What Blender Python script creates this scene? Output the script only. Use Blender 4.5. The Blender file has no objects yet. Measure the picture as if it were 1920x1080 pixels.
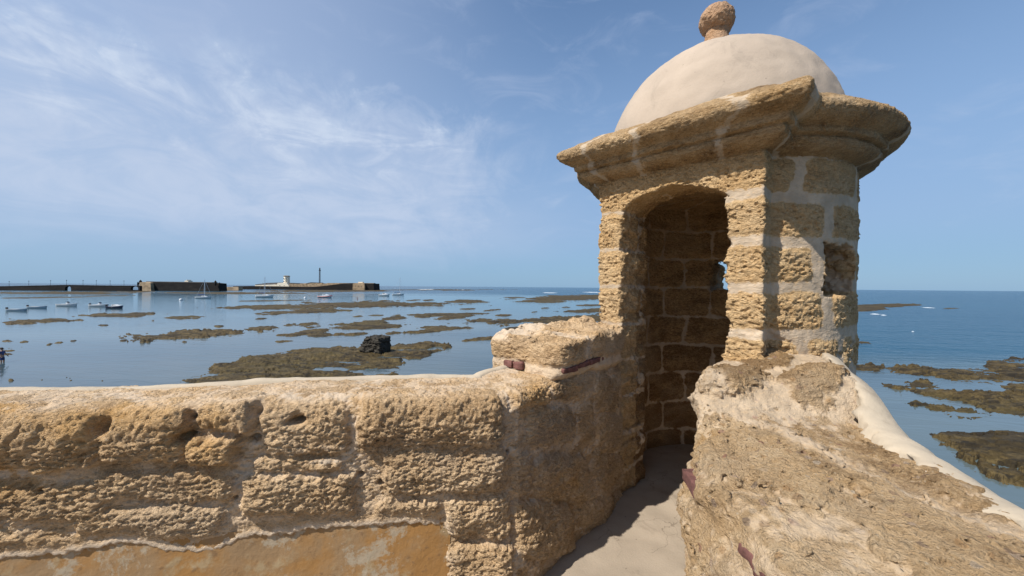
import bpy, bmesh, math, random
import numpy as np
from mathutils import Vector

R = math.radians
random.seed(7)
scene = bpy.context.scene
COL = scene.collection

# ------------------------------------------------------------------ camera, sky, sun, exposure
EYE = 1.6                    # eye height over the terrace floor (z = 0)
SEA = -5.9                   # water level
F = 725.0                    # focal length in 1920-wide pixels
ROLL = R(0.46)
cam_d = bpy.data.cameras.new('camera')
cam = bpy.data.objects.new('camera', cam_d)
COL.objects.link(cam)
cam.location = (0, 0, EYE)
cam_d.sensor_width = 36.0
cam_d.lens = 36.0 * F / 1920.0
cam_d.clip_start = 0.05
cam_d.clip_end = 60000
from mathutils import Matrix
cam.rotation_euler = (Matrix.Rotation(R(90) - math.atan(2.0 / F), 4, 'X') @ Matrix.Rotation(ROLL, 4, 'Z')).to_euler()
scene.camera = cam

SUN_AZ = 33.5                # the sun stands behind the camera's left shoulder
SUN_EL = 50.5
to_sun = Vector((-math.cos(R(SUN_AZ)) * math.cos(R(SUN_EL)), -math.sin(R(SUN_AZ)) * math.cos(R(SUN_EL)), math.sin(R(SUN_EL))))
sun_d = bpy.data.lights.new('sun', 'SUN')
sun_d.energy = 5.0
sun_d.angle = R(0.6)
sun_d.color = (1.0, 0.95, 0.87)
sun = bpy.data.objects.new('sun', sun_d)
COL.objects.link(sun)
sun.rotation_euler = to_sun.to_track_quat('Z', 'Y').to_euler()
sun.location = (-20, -12, 40)

scene.view_settings.view_transform = 'Standard'
scene.view_settings.look = 'None'
scene.view_settings.exposure = 0.39
scene.view_settings.gamma = 1.0

world = bpy.data.worlds.new('World')
scene.world = world
world.use_nodes = True


class G:
    """short-hand node graph builder"""
    def __init__(self, tree):
        self.t = tree; self.n = tree.nodes; self.l = tree.links

    def node(self, typ, **kw):
        nd = self.n.new(typ)
        for k, v in kw.items():
            setattr(nd, k, v)
        return nd

    def put(self, sock, v):
        if v is None:
            return
        if isinstance(v, bpy.types.NodeSocket):
            self.l.new(v, sock)
        else:
            if sock.type == 'RGBA' and len(v) == 3:
                v = (*v, 1)
            sock.default_value = v

    def math(self, op, a, b=None, c=None, clamp=False):
        nd = self.node('ShaderNodeMath', operation=op, use_clamp=clamp)
        for i, v in enumerate((a, b, c)):
            self.put(nd.inputs[i], v)
        return nd.outputs[0]

    def vmath(self, op, a, b=None):
        nd = self.node('ShaderNodeVectorMath', operation=op)
        self.put(nd.inputs[0], a); self.put(nd.inputs[1], b)
        return nd.outputs[0]

    def mix(self, f, a, b, blend='MIX'):
        nd = self.node('ShaderNodeMix', data_type='RGBA', blend_type=blend, clamp_factor=True)
        self.put(nd.inputs[0], f); self.put(nd.inputs[6], a); self.put(nd.inputs[7], b)
        return nd.outputs[2]

    def step(self, v, a, b, c=0.0, d=1.0, smooth=True):
        nd = self.node('ShaderNodeMapRange', interpolation_type='SMOOTHSTEP' if smooth else 'LINEAR', clamp=True)
        self.put(nd.inputs[0], v); nd.inputs[1].default_value = a; nd.inputs[2].default_value = b
        nd.inputs[3].default_value = c; nd.inputs[4].default_value = d
        return nd.outputs[0]

    def noise(self, vec, scale, detail=4, rough=0.55, dist=0.0):
        nd = self.node('ShaderNodeTexNoise')
        self.put(nd.inputs['Vector'], vec)
        nd.inputs['Scale'].default_value = scale; nd.inputs['Detail'].default_value = detail
        nd.inputs['Roughness'].default_value = rough; nd.inputs['Distortion'].default_value = dist
        return nd.outputs[0]

    def scale(self, vec, s):
        return self.vmath('MULTIPLY', vec, s)

    def ramp(self, f, stops):
        nd = self.node('ShaderNodeValToRGB')
        self.put(nd.inputs[0], f)
        cr = nd.color_ramp
        while len(cr.elements) < len(stops):
            cr.elements.new(0.5)
        for e, (p, c) in zip(cr.elements, stops):
            e.position = p; e.color = (*c, 1)
        return nd.outputs[0]

    def attr(self, name):
        return self.node('ShaderNodeAttribute', attribute_name=name).outputs['Fac']

    def bump(self, h, strength, dist, normal=None):
        nd = self.node('ShaderNodeBump')
        self.put(nd.inputs['Height'], h)
        self.put(nd.inputs['Strength'], strength)
        nd.inputs['Distance'].default_value = dist
        if normal is not None:
            self.put(nd.inputs['Normal'], normal)
        return nd.outputs[0]


# sky: Nishita with a veil of high cloud, all as functions of direction
w = G(world.node_tree)
w.n.clear()
sky = w.node('ShaderNodeTexSky', sky_type='NISHITA')
sky.sun_disc = False
sky.sun_elevation = R(SUN_EL)
sky.sun_rotation = math.atan2(to_sun.x, to_sun.y)
sky.air_density = 1.0
sky.dust_density = 0.4
sky.ozone_density = 1.6
tc = w.node('ShaderNodeTexCoord')
sep = w.node('ShaderNodeSeparateXYZ')
w.l.new(tc.outputs['Generated'], sep.inputs[0])
dx, dy, dz = sep.outputs
az = w.math('ARCTAN2', dx, dy)                     # 0 ahead, negative left
el = w.math('ARCSINE', dz)
comb = w.node('ShaderNodeCombineXYZ')
w.put(comb.inputs[0], az); w.put(comb.inputs[1], el)
ae = comb.outputs[0]
rot = w.node('ShaderNodeMapping')
w.l.new(ae, rot.inputs[0])
rot.inputs['Rotation'].default_value = (0, 0, R(24))
rot.inputs['Scale'].default_value = (1.0, 2.6, 1.0)
big = w.noise(rot.outputs[0], 2.2, 5, 0.55, 0.4)
wisp = w.noise(rot.outputs[0], 5.5, 8, 0.62, 0.9)
fine = w.noise(ae, 14.0, 8, 0.6, 0.6)
puff = w.noise(ae, 6.0, 9, 0.62, 0.5)
# the veil lies left of a slanting edge and above a clear strip over the horizon
e_el = w.math('ADD', el, w.math('MULTIPLY', w.math('SUBTRACT', puff, 0.5), 0.30))
e_el = w.math('ADD', e_el, w.math('MULTIPLY', w.math('SUBTRACT', wisp, 0.5), 0.30))
e_el = w.math('ADD', e_el, w.math('MULTIPLY', w.math('MAXIMUM', az, -0.45), 0.12))
bank_top = w.step(e_el, 0.47, 0.30)
e_az = w.math('ADD', az, w.math('MULTIPLY', w.math('SUBTRACT', puff, 0.5), 0.55))
e_az = w.math('ADD', e_az, w.math('MULTIPLY', w.math('SUBTRACT', big, 0.5), 0.35))
bank_right = w.step(e_az, 0.10, -0.28)
low_clear = w.step(w.math('ADD', el, w.math('MULTIPLY', w.math('SUBTRACT', big, 0.5), 0.10)), 0.0, 0.17)
bank = w.math('MULTIPLY', w.math('MULTIPLY', bank_top, bank_right), low_clear)
bank = w.math('MULTIPLY', bank, w.step(w.math('ADD', wisp, w.math('MULTIPLY', fine, 0.35)), 0.45, 0.85, 0.56, 1.0))
veil = w.math('MULTIPLY', w.step(az, 0.15, -0.75), w.step(el, -0.06, 0.22))
veil = w.math('MULTIPLY', veil, 0.55)
thin = w.math('MULTIPLY', w.step(w.math('ADD', w.math('MULTIPLY', wisp, 0.7), w.math('MULTIPLY', big, 0.5)), 0.58, 0.85), 0.34)
thin = w.math('MULTIPLY', thin, w.step(el, 0.03, 0.16))
bank2 = w.math('MULTIPLY', w.step(w.math('ADD', az, w.math('MULTIPLY', w.math('SUBTRACT', big, 0.5), 0.5)), 0.30, -0.30), w.step(el, 0.03, 0.12))
bank2 = w.math('MULTIPLY', w.math('MULTIPLY', bank2, w.step(w.math('ADD', el, w.math('MULTIPLY', w.math('SUBTRACT', puff, 0.5), 0.14)), 0.34, 0.16)), 0.45)
veil = w.math('MAXIMUM', veil, bank2)
cov = w.math('MAXIMUM', w.math('MULTIPLY', bank, 0.97), veil)
cov = w.math('ADD', cov, w.math('MULTIPLY', thin, w.math('SUBTRACT', 1.0, cov)), clamp=True)
SKY_STRENGTH = 0.107
tint = w.mix(1.0, sky.outputs[0], (0.98, 1.08, 1.13), 'MULTIPLY')
air = w.math('MULTIPLY', w.step(el, 0.75, 0.05), 0.86)
tint = w.mix(air, tint, w.mix(w.step(el, 0.0, 0.16), (1.42, 2.75, 4.45), (1.95, 2.95, 4.65)))
cl_col = w.mix(w.step(el, 0.05, 0.6), (3.75, 4.5, 5.8), (3.3, 3.95, 5.35))
crest = w.math('MULTIPLY', w.math('MULTIPLY', w.step(e_el, 0.44, 0.36), w.step(e_el, 0.20, 0.34)), bank_right)
crest = w.math('MULTIPLY', crest, w.step(w.math('ADD', wisp, w.math('MULTIPLY', fine, 0.5)), 0.62, 0.95))
cl_col = w.mix(w.math('MULTIPLY', crest, 0.8), cl_col, (4.6, 5.25, 6.3))
cov = w.math('MAXIMUM', cov, w.math('MULTIPLY', crest, 0.95))
skycol = w.mix(cov, tint, cl_col)
bg = w.node('ShaderNodeBackground')
w.put(bg.inputs[0], skycol)
bg.inputs[1].default_value = SKY_STRENGTH
out = w.node('ShaderNodeOutputWorld')
w.l.new(bg.outputs[0], out.inputs[0])


# ------------------------------------------------------------------ helpers
def at(px, py, Y):
    """world point seen at photo pixel (px, py) at distance Y ahead"""
    ddx, ddy = px - 960, py - 538
    c, s = math.cos(ROLL), math.sin(ROLL)
    x = ddx * c + ddy * s
    y = -ddx * s + ddy * c
    return Vector((x / F * Y, Y, EYE - y / F * Y))


def on_level(px, py, z):
    p = at(px, py, 1.0)
    k = (EYE - z) / (EYE - p.z)
    return Vector((p.x * k, k, z))


def on_line(px, py, P, Q):
    """point over the plan line P-Q seen at pixel: returns (distance along from P, z)"""
    p = at(px, py, 1.0)
    ex, ey = Q[0] - P[0], Q[1] - P[1]
    L = math.hypot(ex, ey); ex /= L; ey /= L
    # k*(p.x,1) = P + s*e
    k = (P[0] * ey - P[1] * ex) / (p.x * ey - 1.0 * ex)
    s = (k * p.x - P[0]) * ex + (k - P[1]) * ey
    return s, EYE + (p.z - EYE) * k


def tag(o, label=None, cat=None, group=None, kind=None):
    if label: o['label'] = label
    if cat: o['category'] = cat
    if group: o['group'] = group
    if kind: o['kind'] = kind
    return o


def empty(name, loc, rz=0.0):
    o = bpy.data.objects.new(name, None)
    COL.objects.link(o)
    o.location = loc
    o.rotation_euler = (0, 0, rz)
    o.empty_display_size = 0.2
    return o


def link(name, me, mat, parent=None, world_coords=False):
    o = bpy.data.objects.new(name, me)
    COL.objects.link(o)
    if mat is not None:
        me.materials.append(mat)
    if parent is not None:
        o.parent = parent
        if world_coords:                # vertices given in world space, the parent is moved only
            o.matrix_parent_inverse = Matrix.Translation(parent.location).inverted() if parent.rotation_euler.z == 0 else parent_matrix(parent).inverted()
    return o


def parent_matrix(p):
    return Matrix.LocRotScale(p.location, p.rotation_euler, p.scale)


def np_mesh(name, V, Q, smooth=True, attrs=None):
    me = bpy.data.meshes.new(name)
    V = np.ascontiguousarray(V, dtype=np.float32); Q = np.ascontiguousarray(Q, dtype=np.int32)
    me.vertices.add(len(V)); me.vertices.foreach_set('co', V.ravel())
    k = Q.shape[1]
    me.loops.add(Q.size); me.loops.foreach_set('vertex_index', Q.ravel())
    me.polygons.add(len(Q))
    me.polygons.foreach_set('loop_start', np.arange(0, Q.size, k, dtype=np.int32))
    me.polygons.foreach_set('loop_total', np.full(len(Q), k, dtype=np.int32))
    me.polygons.foreach_set('use_smooth', np.full(len(Q), smooth, dtype=bool))
    me.update(calc_edges=True)
    for nme, a in (attrs or {}).items():
        at_ = me.attributes.new(nme, 'FLOAT', 'POINT')
        at_.data.foreach_set('value', np.ascontiguousarray(a, dtype=np.float32).ravel())
    me.validate()
    return me


def bm_mesh(name, bm, smooth=False):
    bmesh.ops.recalc_face_normals(bm, faces=bm.faces[:])
    me = bpy.data.meshes.new(name)
    bm.to_mesh(me); bm.free()
    if smooth:
        me.polygons.foreach_set('use_smooth', [True] * len(me.polygons))
    return me


def add_box(bm, lo, hi, bevel=0.0):
    r = bmesh.ops.create_cube(bm, size=1.0)
    vs = r['verts']
    for v in vs:
        v.co = Vector([lo[i] + (v.co[i] + 0.5) * (hi[i] - lo[i]) for i in range(3)])
    if bevel > 0:
        es = list({e for v in vs for e in v.link_edges})
        bmesh.ops.bevel(bm, geom=es, offset=bevel, segments=2, affect='EDGES', profile=0.5)
    return vs


def add_tube(bm, a, b, r0, r1=None, n=8):
    a, b = Vector(a), Vector(b)
    r1 = r0 if r1 is None else r1
    q = (b - a).to_track_quat('Z', 'Y')
    rings = []
    for p, r in ((a, r0), (b, r1)):
        rings.append([bm.verts.new(p + q @ Vector((r * math.cos(t), r * math.sin(t), 0))) for t in [2 * math.pi * i / n for i in range(n)]])
    for i in range(n):
        bm.faces.new((rings[0][i], rings[0][(i + 1) % n], rings[1][(i + 1) % n], rings[1][i]))
    bm.faces.new(rings[0][::-1]); bm.faces.new(rings[1])


def add_prism(bm, pts, y0, y1):
    """outline in (x, z), pushed from y0 to y1"""
    a = [bm.verts.new((x, y0, z)) for x, z in pts]
    b = [bm.verts.new((x, y1, z)) for x, z in pts]
    n = len(pts)
    bm.faces.new(a); bm.faces.new(b[::-1])
    for i in range(n):
        bm.faces.new((a[i], b[i], b[(i + 1) % n], a[(i + 1) % n]))


def add_lathe(bm, prof, n=24, centre=(0, 0, 0)):
    rings = []
    for r, z in prof:
        if r < 1e-6:
            rings.append([bm.verts.new((centre[0], centre[1], centre[2] + z))])
        else:
            rings.append([bm.verts.new((centre[0] + r * math.cos(2 * math.pi * i / n), centre[1] + r * math.sin(2 * math.pi * i / n), centre[2] + z)) for i in range(n)])
    for A, B in zip(rings, rings[1:]):
        for i in range(n):
            j = (i + 1) % n
            if len(A) == 1 and len(B) == 1: continue
            if len(A) == 1: bm.faces.new((A[0], B[j], B[i]))
            elif len(B) == 1: bm.faces.new((A[i], A[j], B[0]))
            else: bm.faces.new((A[i], A[j], B[j], B[i]))


# ---- tileable noise volumes and fast sampling
NV = 128
def make_volume(seed, H, kmin=1.0, kmax=64.0):
    rg = np.random.default_rng(seed)
    k = np.fft.fftfreq(NV) * NV
    kz = np.fft.rfftfreq(NV) * NV
    kk = np.sqrt(k[:, None, None] ** 2 + k[None, :, None] ** 2 + kz[None, None, :] ** 2)
    kk[0, 0, 0] = 1
    amp = kk ** (-(H + 1.5)) * (kk >= kmin) * (kk <= kmax)
    amp[0, 0, 0] = 0
    f = np.fft.rfftn(rg.standard_normal((NV, NV, NV))) * amp
    v = np.fft.irfftn(f, s=(NV, NV, NV))
    return (v / v.std()).astype(np.float32).ravel()

V_ROUGH = make_volume(1, 0.25, 2)        # rough at every scale
V_SOFT = make_volume(2, 0.8, 1)          # rolling
V_PIT = make_volume(3, 0.1, 9, 34)       # one grain size: pits and shells

def samp(V, P, sc=(1, 1, 1), off=0.0):
    """trilinear sample; P (n,3) in metres, sc = metres per tile along each axis"""
    g = P * (NV / np.asarray(sc, dtype=np.float32)) + off
    i = np.floor(g).astype(np.int32)
    f = (g - i).astype(np.float32)
    i &= NV - 1
    j = (i + 1) & (NV - 1)
    x0, y0, z0 = i[:, 0] * NV * NV, i[:, 1] * NV, i[:, 2]
    x1, y1, z1 = j[:, 0] * NV * NV, j[:, 1] * NV, j[:, 2]
    fx, fy, fz = f[:, 0], f[:, 1], f[:, 2]
    a = V[x0 + y0 + z0] * (1 - fz) + V[x0 + y0 + z1] * fz
    b = V[x0 + y1 + z0] * (1 - fz) + V[x0 + y1 + z1] * fz
    c = V[x1 + y0 + z0] * (1 - fz) + V[x1 + y0 + z1] * fz
    d = V[x1 + y1 + z0] * (1 - fz) + V[x1 + y1 + z1] * fz
    a = a * (1 - fy) + b * fy
    c = c * (1 - fy) + d * fy
    return a * (1 - fx) + c * fx

def smooth(x, a, b):
    t = np.clip((x - a) / (b - a), 0, 1)
    return t * t * (3 - 2 * t)

def poly_sd(x, y, poly):
    d = np.full(x.shape, 1e9, np.float32); s = np.ones(x.shape, np.float32)
    n = len(poly)
    for i in range(n):
        a = poly[i]; b = poly[i - 1]
        e = b - a
        wx, wy = x - a[0], y - a[1]
        t = np.clip((wx * e[0] + wy * e[1]) / (e @ e), 0, 1)
        d = np.minimum(d, (wx - e[0] * t) ** 2 + (wy - e[1] * t) ** 2)
        c1 = y >= a[1]; c2 = y < b[1]; c3 = e[0] * wy > e[1] * wx
        s = np.where((c1 & c2 & c3) | (~c1 & ~c2 & ~c3), -s, s)
    return s * np.sqrt(d)

def rough_stone(P, amp=1.0):
    """height of pitted shell-stone, laid in thin beds"""
    a = samp(V_ROUGH, P, (0.9, 0.9, 0.42))
    b = samp(V_PIT, P, (0.62, 0.62, 0.34), 11.3)
    c = samp(V_PIT, P, (0.33, 0.33, 0.20), 40.7)
    d = samp(V_PIT, P, (0.19, 0.19, 0.12), 21.7)
    return 0.80 * amp * (0.0024 * a - 0.0095 * smooth(b, 0.25, 0.75) - 0.0058 * smooth(c, 0.15, 0.6) + 0.0016 * c + 0.0014 * d)

def surface_nets(f, lo, hi, h, margin=0.05):
    lo = np.array(lo, dtype=np.float32); hi = np.array(hi, dtype=np.float32)
    B = 8
    nb = np.ceil((hi - lo) / (h * B)).astype(int)
    n = nb * B + 1
    D = np.empty(n, dtype=np.float32)
    cx = [lo[k] + (np.arange(nb[k]) + 0.5) * B * h for k in range(3)]
    C = np.stack(np.meshgrid(*cx, indexing='ij'), -1).reshape(-1, 3).astype(np.float32)
    fc = f(C, coarse=True)
    big = np.repeat(np.repeat(np.repeat(fc.reshape(nb), B, 0), B, 1), B, 2)
    D[:-1, :-1, :-1] = big
    D[-1] = D[-2]; D[:, -1] = D[:, -2]; D[:, :, -1] = D[:, :, -2]
    act = np.nonzero(np.abs(fc) < B * h * 0.9 + margin)[0]
    loc = np.stack(np.meshgrid(*[np.arange(B + 1)] * 3, indexing='ij'), -1).reshape(-1, 3)
    bi = np.stack(np.unravel_index(act, nb), -1) * B
    idx = (bi[:, None, :] + loc[None]).reshape(-1, 3)
    fl = np.unique((idx[:, 0] * n[1] + idx[:, 1]) * n[2] + idx[:, 2])
    ii = np.stack(np.unravel_index(fl, n), -1)
    out_ = np.empty(len(fl), np.float32)
    CH = 400000
    for a in range(0, len(fl), CH):
        out_[a:a + CH] = f((lo + ii[a:a + CH] * np.float32(h)).astype(np.float32), coarse=False)
    D.ravel()[fl] = out_
    s = D < 0
    c = s[:-1, :-1, :-1].astype(np.int8)
    tot = np.zeros(c.shape, np.int8)
    for a in (0, 1):
        for b in (0, 1):
            for e in (0, 1):
                tot += s[a:n[0] - 1 + a, b:n[1] - 1 + b, e:n[2] - 1 + e]
    cell = (tot > 0) & (tot < 8)
    ci = np.argwhere(cell)
    vid = np.full(cell.shape, -1, np.int32)
    vid[cell] = np.arange(len(ci))
    acc = np.zeros((len(ci), 3), np.float32); cnt = np.zeros(len(ci), np.float32)
    cor = [np.array(q) for q in [(0,0,0),(1,0,0),(0,1,0),(1,1,0),(0,0,1),(1,0,1),(0,1,1),(1,1,1)]]
    val = [D[ci[:, 0] + q[0], ci[:, 1] + q[1], ci[:, 2] + q[2]] for q in cor]
    for a, b in [(0,1),(2,3),(4,5),(6,7),(0,2),(1,3),(4,6),(5,7),(0,4),(1,5),(2,6),(3,7)]:
        va, vb = val[a], val[b]
        m = (va < 0) != (vb < 0)
        t = np.where(m, va / np.where(m, va - vb, 1), 0)
        p = cor[a][None] + t[:, None] * (cor[b] - cor[a])[None]
        acc[m] += p[m]; cnt[m] += 1
    V = lo + (ci + acc / cnt[:, None]) * h
    Q = []
    for ax in range(3):
        u, v = (ax + 1) % 3, (ax + 2) % 3
        sl0 = [slice(None)] * 3; sl1 = [slice(None)] * 3
        sl0[ax] = slice(0, n[ax] - 1); sl1[ax] = slice(1, n[ax])
        cr = s[tuple(sl0)] != s[tuple(sl1)]
        e = np.argwhere(cr)
        e = e[(e[:, u] > 0) & (e[:, v] > 0) & (e[:, u] < n[u] - 1) & (e[:, v] < n[v] - 1)]
        eu = np.zeros(3, int); eu[u] = 1; ev = np.zeros(3, int); ev[v] = 1
        q = [e - eu - ev, e - ev, e, e - eu]
        q = np.stack([vid[a[:, 0], a[:, 1], a[:, 2]] for a in q], -1)
        inside0 = s[e[:, 0], e[:, 1], e[:, 2]]
        q = np.where(inside0[:, None], q, q[:, ::-1])
        Q.append(q[(q >= 0).all(1)])
    return V, np.concatenate(Q)


# ------------------------------------------------------------------ materials
def mat(name):
    m = bpy.data.materials.new(name)
    m.use_nodes = True
    g = G(m.node_tree)
    g.n.clear()
    g.bsdf = g.node('ShaderNodeBsdfPrincipled')
    o = g.node('ShaderNodeOutputMaterial')
    g.l.new(g.bsdf.outputs[0], o.inputs[0])
    g.pos = g.node('ShaderNodeNewGeometry').outputs['Position']
    g.bsdf.inputs['Roughness'].default_value = 0.9
    g.bsdf.inputs['Specular IOR Level'].default_value = 0.2
    return m, g


def stone_mat(name, dark, mid, light, mortar, warm=(0.50, 0.27, 0.07), warm_amt=0.35, bump=0.6, grain=1.0, curl_amt=0.55, pebble=0.0):
    """shell stone with mortar joints: attributes mortar (0..1) and tone (-1..1 per stone)"""
    dark, mid, light, mortar, warm = [tuple(min(0.85, v * 1.30) for v in t) for t in (dark, mid, light, mortar, warm)]
    mortar = tuple(v * 0.80 for v in mortar)
    m, g = mat(name)
    p = g.scale(g.pos, (1, 1, 2.0))
    n1 = g.noise(p, 5.0, 6, 0.6)
    n2 = g.noise(p, 38.0 * grain, 6, 0.65, 0.3)
    n3 = g.noise(g.pos, 2.1, 3, 0.5, 0.4)
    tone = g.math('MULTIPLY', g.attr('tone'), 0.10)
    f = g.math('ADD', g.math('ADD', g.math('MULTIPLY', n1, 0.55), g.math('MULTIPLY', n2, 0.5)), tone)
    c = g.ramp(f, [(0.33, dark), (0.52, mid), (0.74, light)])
    wm = g.math('MULTIPLY', g.step(n3, 0.55, 0.72), warm_amt)
    c = g.mix(wm, c, warm)
    tn = g.noise(g.scale(g.pos, (1, 1, 1.5)), 1.4, 5, 0.6, 0.6)
    c = g.mix(g.math('MULTIPLY', g.step(tn, 0.45, 0.66), 0.45), c, [mid[0] * 0.95, mid[1] * 1.10, mid[2] * 1.42])
    lc = g.noise(g.pos, 6.5, 8, 0.72, 0.4)
    c = g.mix(g.math('MULTIPLY', g.step(lc, 0.56, 0.66), 0.30), c, [mid[0] * 0.45, mid[1] * 0.50, mid[2] * 0.60])
    # fine grain: dark specks and pale sand grains
    gr = g.noise(g.scale(g.pos, (1, 1, 1.6)), 130.0 * grain, 3, 0.7)
    c = g.mix(g.math('MULTIPLY', g.step(gr, 0.44, 0.30), 0.5), c, [v * 0.45 for v in dark])
    c = g.mix(g.math('MULTIPLY', g.step(gr, 0.56, 0.70), 0.55), c, [min(1, v * 1.15) for v in light])
    # pale shells set in the stone
    vor = g.node('ShaderNodeTexVoronoi', feature='F1')
    g.put(vor.inputs['Vector'], g.vmath('ADD', g.pos, g.scale(g.node('ShaderNodeTexNoise').outputs[1], (0.02, 0.02, 0.02))))
    vor.inputs['Scale'].default_value = 55 * grain
    sh = g.math('MULTIPLY', g.step(vor.outputs['Distance'], 0.30, 0.16), g.step(g.noise(g.pos, 21.0, 2), 0.56, 0.66))
    c = g.mix(g.math('MULTIPLY', sh, 0.55), c, (0.62, 0.52, 0.38))
    if pebble:
        vc = g.node('ShaderNodeTexVoronoi', feature='F1'); g.put(vc.inputs['Vector'], g.pos); vc.inputs['Scale'].default_value = 30.0
        hs_ = g.node('ShaderNodeSeparateColor'); g.l.new(vc.outputs['Color'], hs_.inputs[0])
        pk = g.math('MULTIPLY', g.step(vc.outputs['Distance'], 0.42, 0.34), g.step(hs_.outputs[0], 0.80, 0.82))
        pc = g.ramp(hs_.outputs[1], [(0.0, (0.22, 0.16, 0.12)), (0.4, (0.50, 0.30, 0.14)), (0.7, (0.55, 0.46, 0.34)), (1.0, (0.30, 0.12, 0.08))])
        c = g.mix(g.math('MULTIPLY', pk, 0.75), c, pc)
    mo = g.attr('mortar')
    mcol = g.mix(g.step(g.noise(g.pos, 9.0, 6, 0.65), 0.35, 0.7), [v * 0.80 for v in mortar], [min(1, v * 1.10) for v in mortar])
    mcol = g.mix(g.math('MULTIPLY', g.step(n2, 0.52, 0.66), 0.35), mcol, mid)
    c = g.mix(mo, c, mcol)
    g.put(g.bsdf.inputs['Base Color'], c)
    curl = g.step(g.noise(p, 34.0 * grain, 3, 0.55, 0.8), 0.42, 0.56)
    hb = g.math('ADD', g.math('MULTIPLY', g.noise(p, 90.0 * grain, 5, 0.75), 1.2), g.math('MULTIPLY', curl, curl_amt))
    if pebble:
        vp = g.node('ShaderNodeTexVoronoi', feature='SMOOTH_F1'); g.put(vp.inputs['Vector'], g.pos); vp.inputs['Scale'].default_value = 48.0
        vq = g.node('ShaderNodeTexVoronoi', feature='F1'); g.put(vq.inputs['Vector'], g.pos); vq.inputs['Scale'].default_value = 120.0
        pb = g.math('ADD', g.math('MULTIPLY', g.step(vp.outputs['Distance'], 0.55, 0.1), g.step(g.noise(g.pos, 7.0, 3), 0.42, 0.6)), g.math('MULTIPLY', g.step(vq.outputs['Distance'], 0.6, 0.1), 0.5))
        hb = g.math('ADD', hb, g.math('MULTIPLY', pb, pebble))
    st = g.math('MULTIPLY', g.math('SUBTRACT', 1.0, g.math('MULTIPLY', mo, 0.62)), bump)
    g.put(g.bsdf.inputs['Normal'], g.bump(hb, st, 0.020))
    return m


MORTAR = (0.47, 0.375, 0.275)
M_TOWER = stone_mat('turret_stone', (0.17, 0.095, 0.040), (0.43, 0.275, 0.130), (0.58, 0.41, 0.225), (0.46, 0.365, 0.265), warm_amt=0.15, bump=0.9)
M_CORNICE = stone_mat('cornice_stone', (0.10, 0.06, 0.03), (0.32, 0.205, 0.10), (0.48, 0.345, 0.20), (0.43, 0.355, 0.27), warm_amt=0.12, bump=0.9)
M_WALL = stone_mat('parapet_stone', (0.20, 0.120, 0.058), (0.44, 0.295, 0.160), (0.58, 0.42, 0.255), MORTAR, warm_amt=0.45, bump=0.9)
M_WALL_R = stone_mat('near_parapet_stone', (0.21, 0.13, 0.062), (0.43, 0.29, 0.155), (0.54, 0.40, 0.245), (0.385, 0.310, 0.228), warm_amt=0.30, bump=1.0, grain=1.25, curl_amt=0.12, pebble=0.6)


def plain_mat(name, col, rough=0.8, var=0.15, scale=6.0, bump=0.0, bscale=40.0, metal=0.0, spec=0.3):
    m, g = mat(name)
    n = g.noise(g.pos, scale, 5, 0.6)
    c = g.mix(g.step(n, 0.3, 0.7), [v * (1 - var) for v in col], [min(1, v * (1 + var)) for v in col])
    g.put(g.bsdf.inputs['Base Color'], c)
    g.bsdf.inputs['Roughness'].default_value = rough
    g.bsdf.inputs['Metallic'].default_value = metal
    g.bsdf.inputs['Specular IOR Level'].default_value = spec
    if bump:
        g.put(g.bsdf.inputs['Normal'], g.bump(g.noise(g.pos, bscale, 5, 0.6), bump, 0.01))
    return m


def plaster_mat(name, col, stain, crack=0.12):
    m, g = mat(name)
    n = g.noise(g.pos, 2.2, 6, 0.6, 0.3)
    n2 = g.noise(g.pos, 11.0, 6, 0.7, 0.6)
    c = g.mix(g.step(n, 0.35, 0.7), [v * 0.90 for v in col], [min(1, v * 1.06) for v in col])
    c = g.mix(g.math('MULTIPLY', g.step(n2, 0.60, 0.78), 0.35), c, stain)
    sp = g.noise(g.pos, 34.0, 3, 0.5)
    c = g.mix(g.math('MULTIPLY', g.step(sp, 0.71, 0.76), 0.5), c, [v * 0.35 for v in stain])
    g.put(g.bsdf.inputs['Base Color'], c)
    vor = g.node('ShaderNodeTexVoronoi', feature='DISTANCE_TO_EDGE')
    wrp = g.node('ShaderNodeTexNoise'); g.put(wrp.inputs['Vector'], g.pos); wrp.inputs['Scale'].default_value = 3.0; wrp.inputs['Detail'].default_value = 6
    g.put(vor.inputs['Vector'], g.vmath('ADD', g.pos, g.scale(wrp.outputs[1], (0.5, 0.5, 0.5))))
    vor.inputs['Scale'].default_value = 2.3
    ck = g.math('MULTIPLY', g.step(vor.outputs['Distance'], 0.010, 0.002), g.step(g.noise(g.pos, 1.7, 3), 0.48, 0.58))
    c = g.mix(g.math('MULTIPLY', ck, crack), c, [v * 0.55 for v in stain])
    lich = g.math('MULTIPLY', g.step(g.noise(g.scale(g.pos, (1, 1, 0.6)), 4.2, 8, 0.72, 0.5), 0.55, 0.66), 0.30)
    c = g.mix(lich, c, [v * 0.75 for v in stain])
    g.put(g.bsdf.inputs['Base Color'], c)
    hb = g.math('ADD', g.math('MULTIPLY', g.noise(g.pos, 6.0, 4, 0.5), 0.6), g.math('MULTIPLY', g.noise(g.pos, 85.0, 5, 0.7), 0.35))
    g.put(g.bsdf.inputs['Normal'], g.bump(hb, 0.45, 0.02))
    return m

M_DOME = plaster_mat('dome_plaster', (0.40, 0.325, 0.255), (0.30, 0.25, 0.20))
M_COPING = plaster_mat('coping_plaster', (0.43, 0.36, 0.27), (0.29, 0.23, 0.165))
M_FLOOR = plaster_mat('floor_plaster', (0.33, 0.27, 0.205), (0.20, 0.15, 0.105), 0.5)
M_BRICK = plain_mat('old_red_brick', (0.135, 0.060, 0.050), 0.9, 0.35, 30, 0.6, 90)

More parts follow.
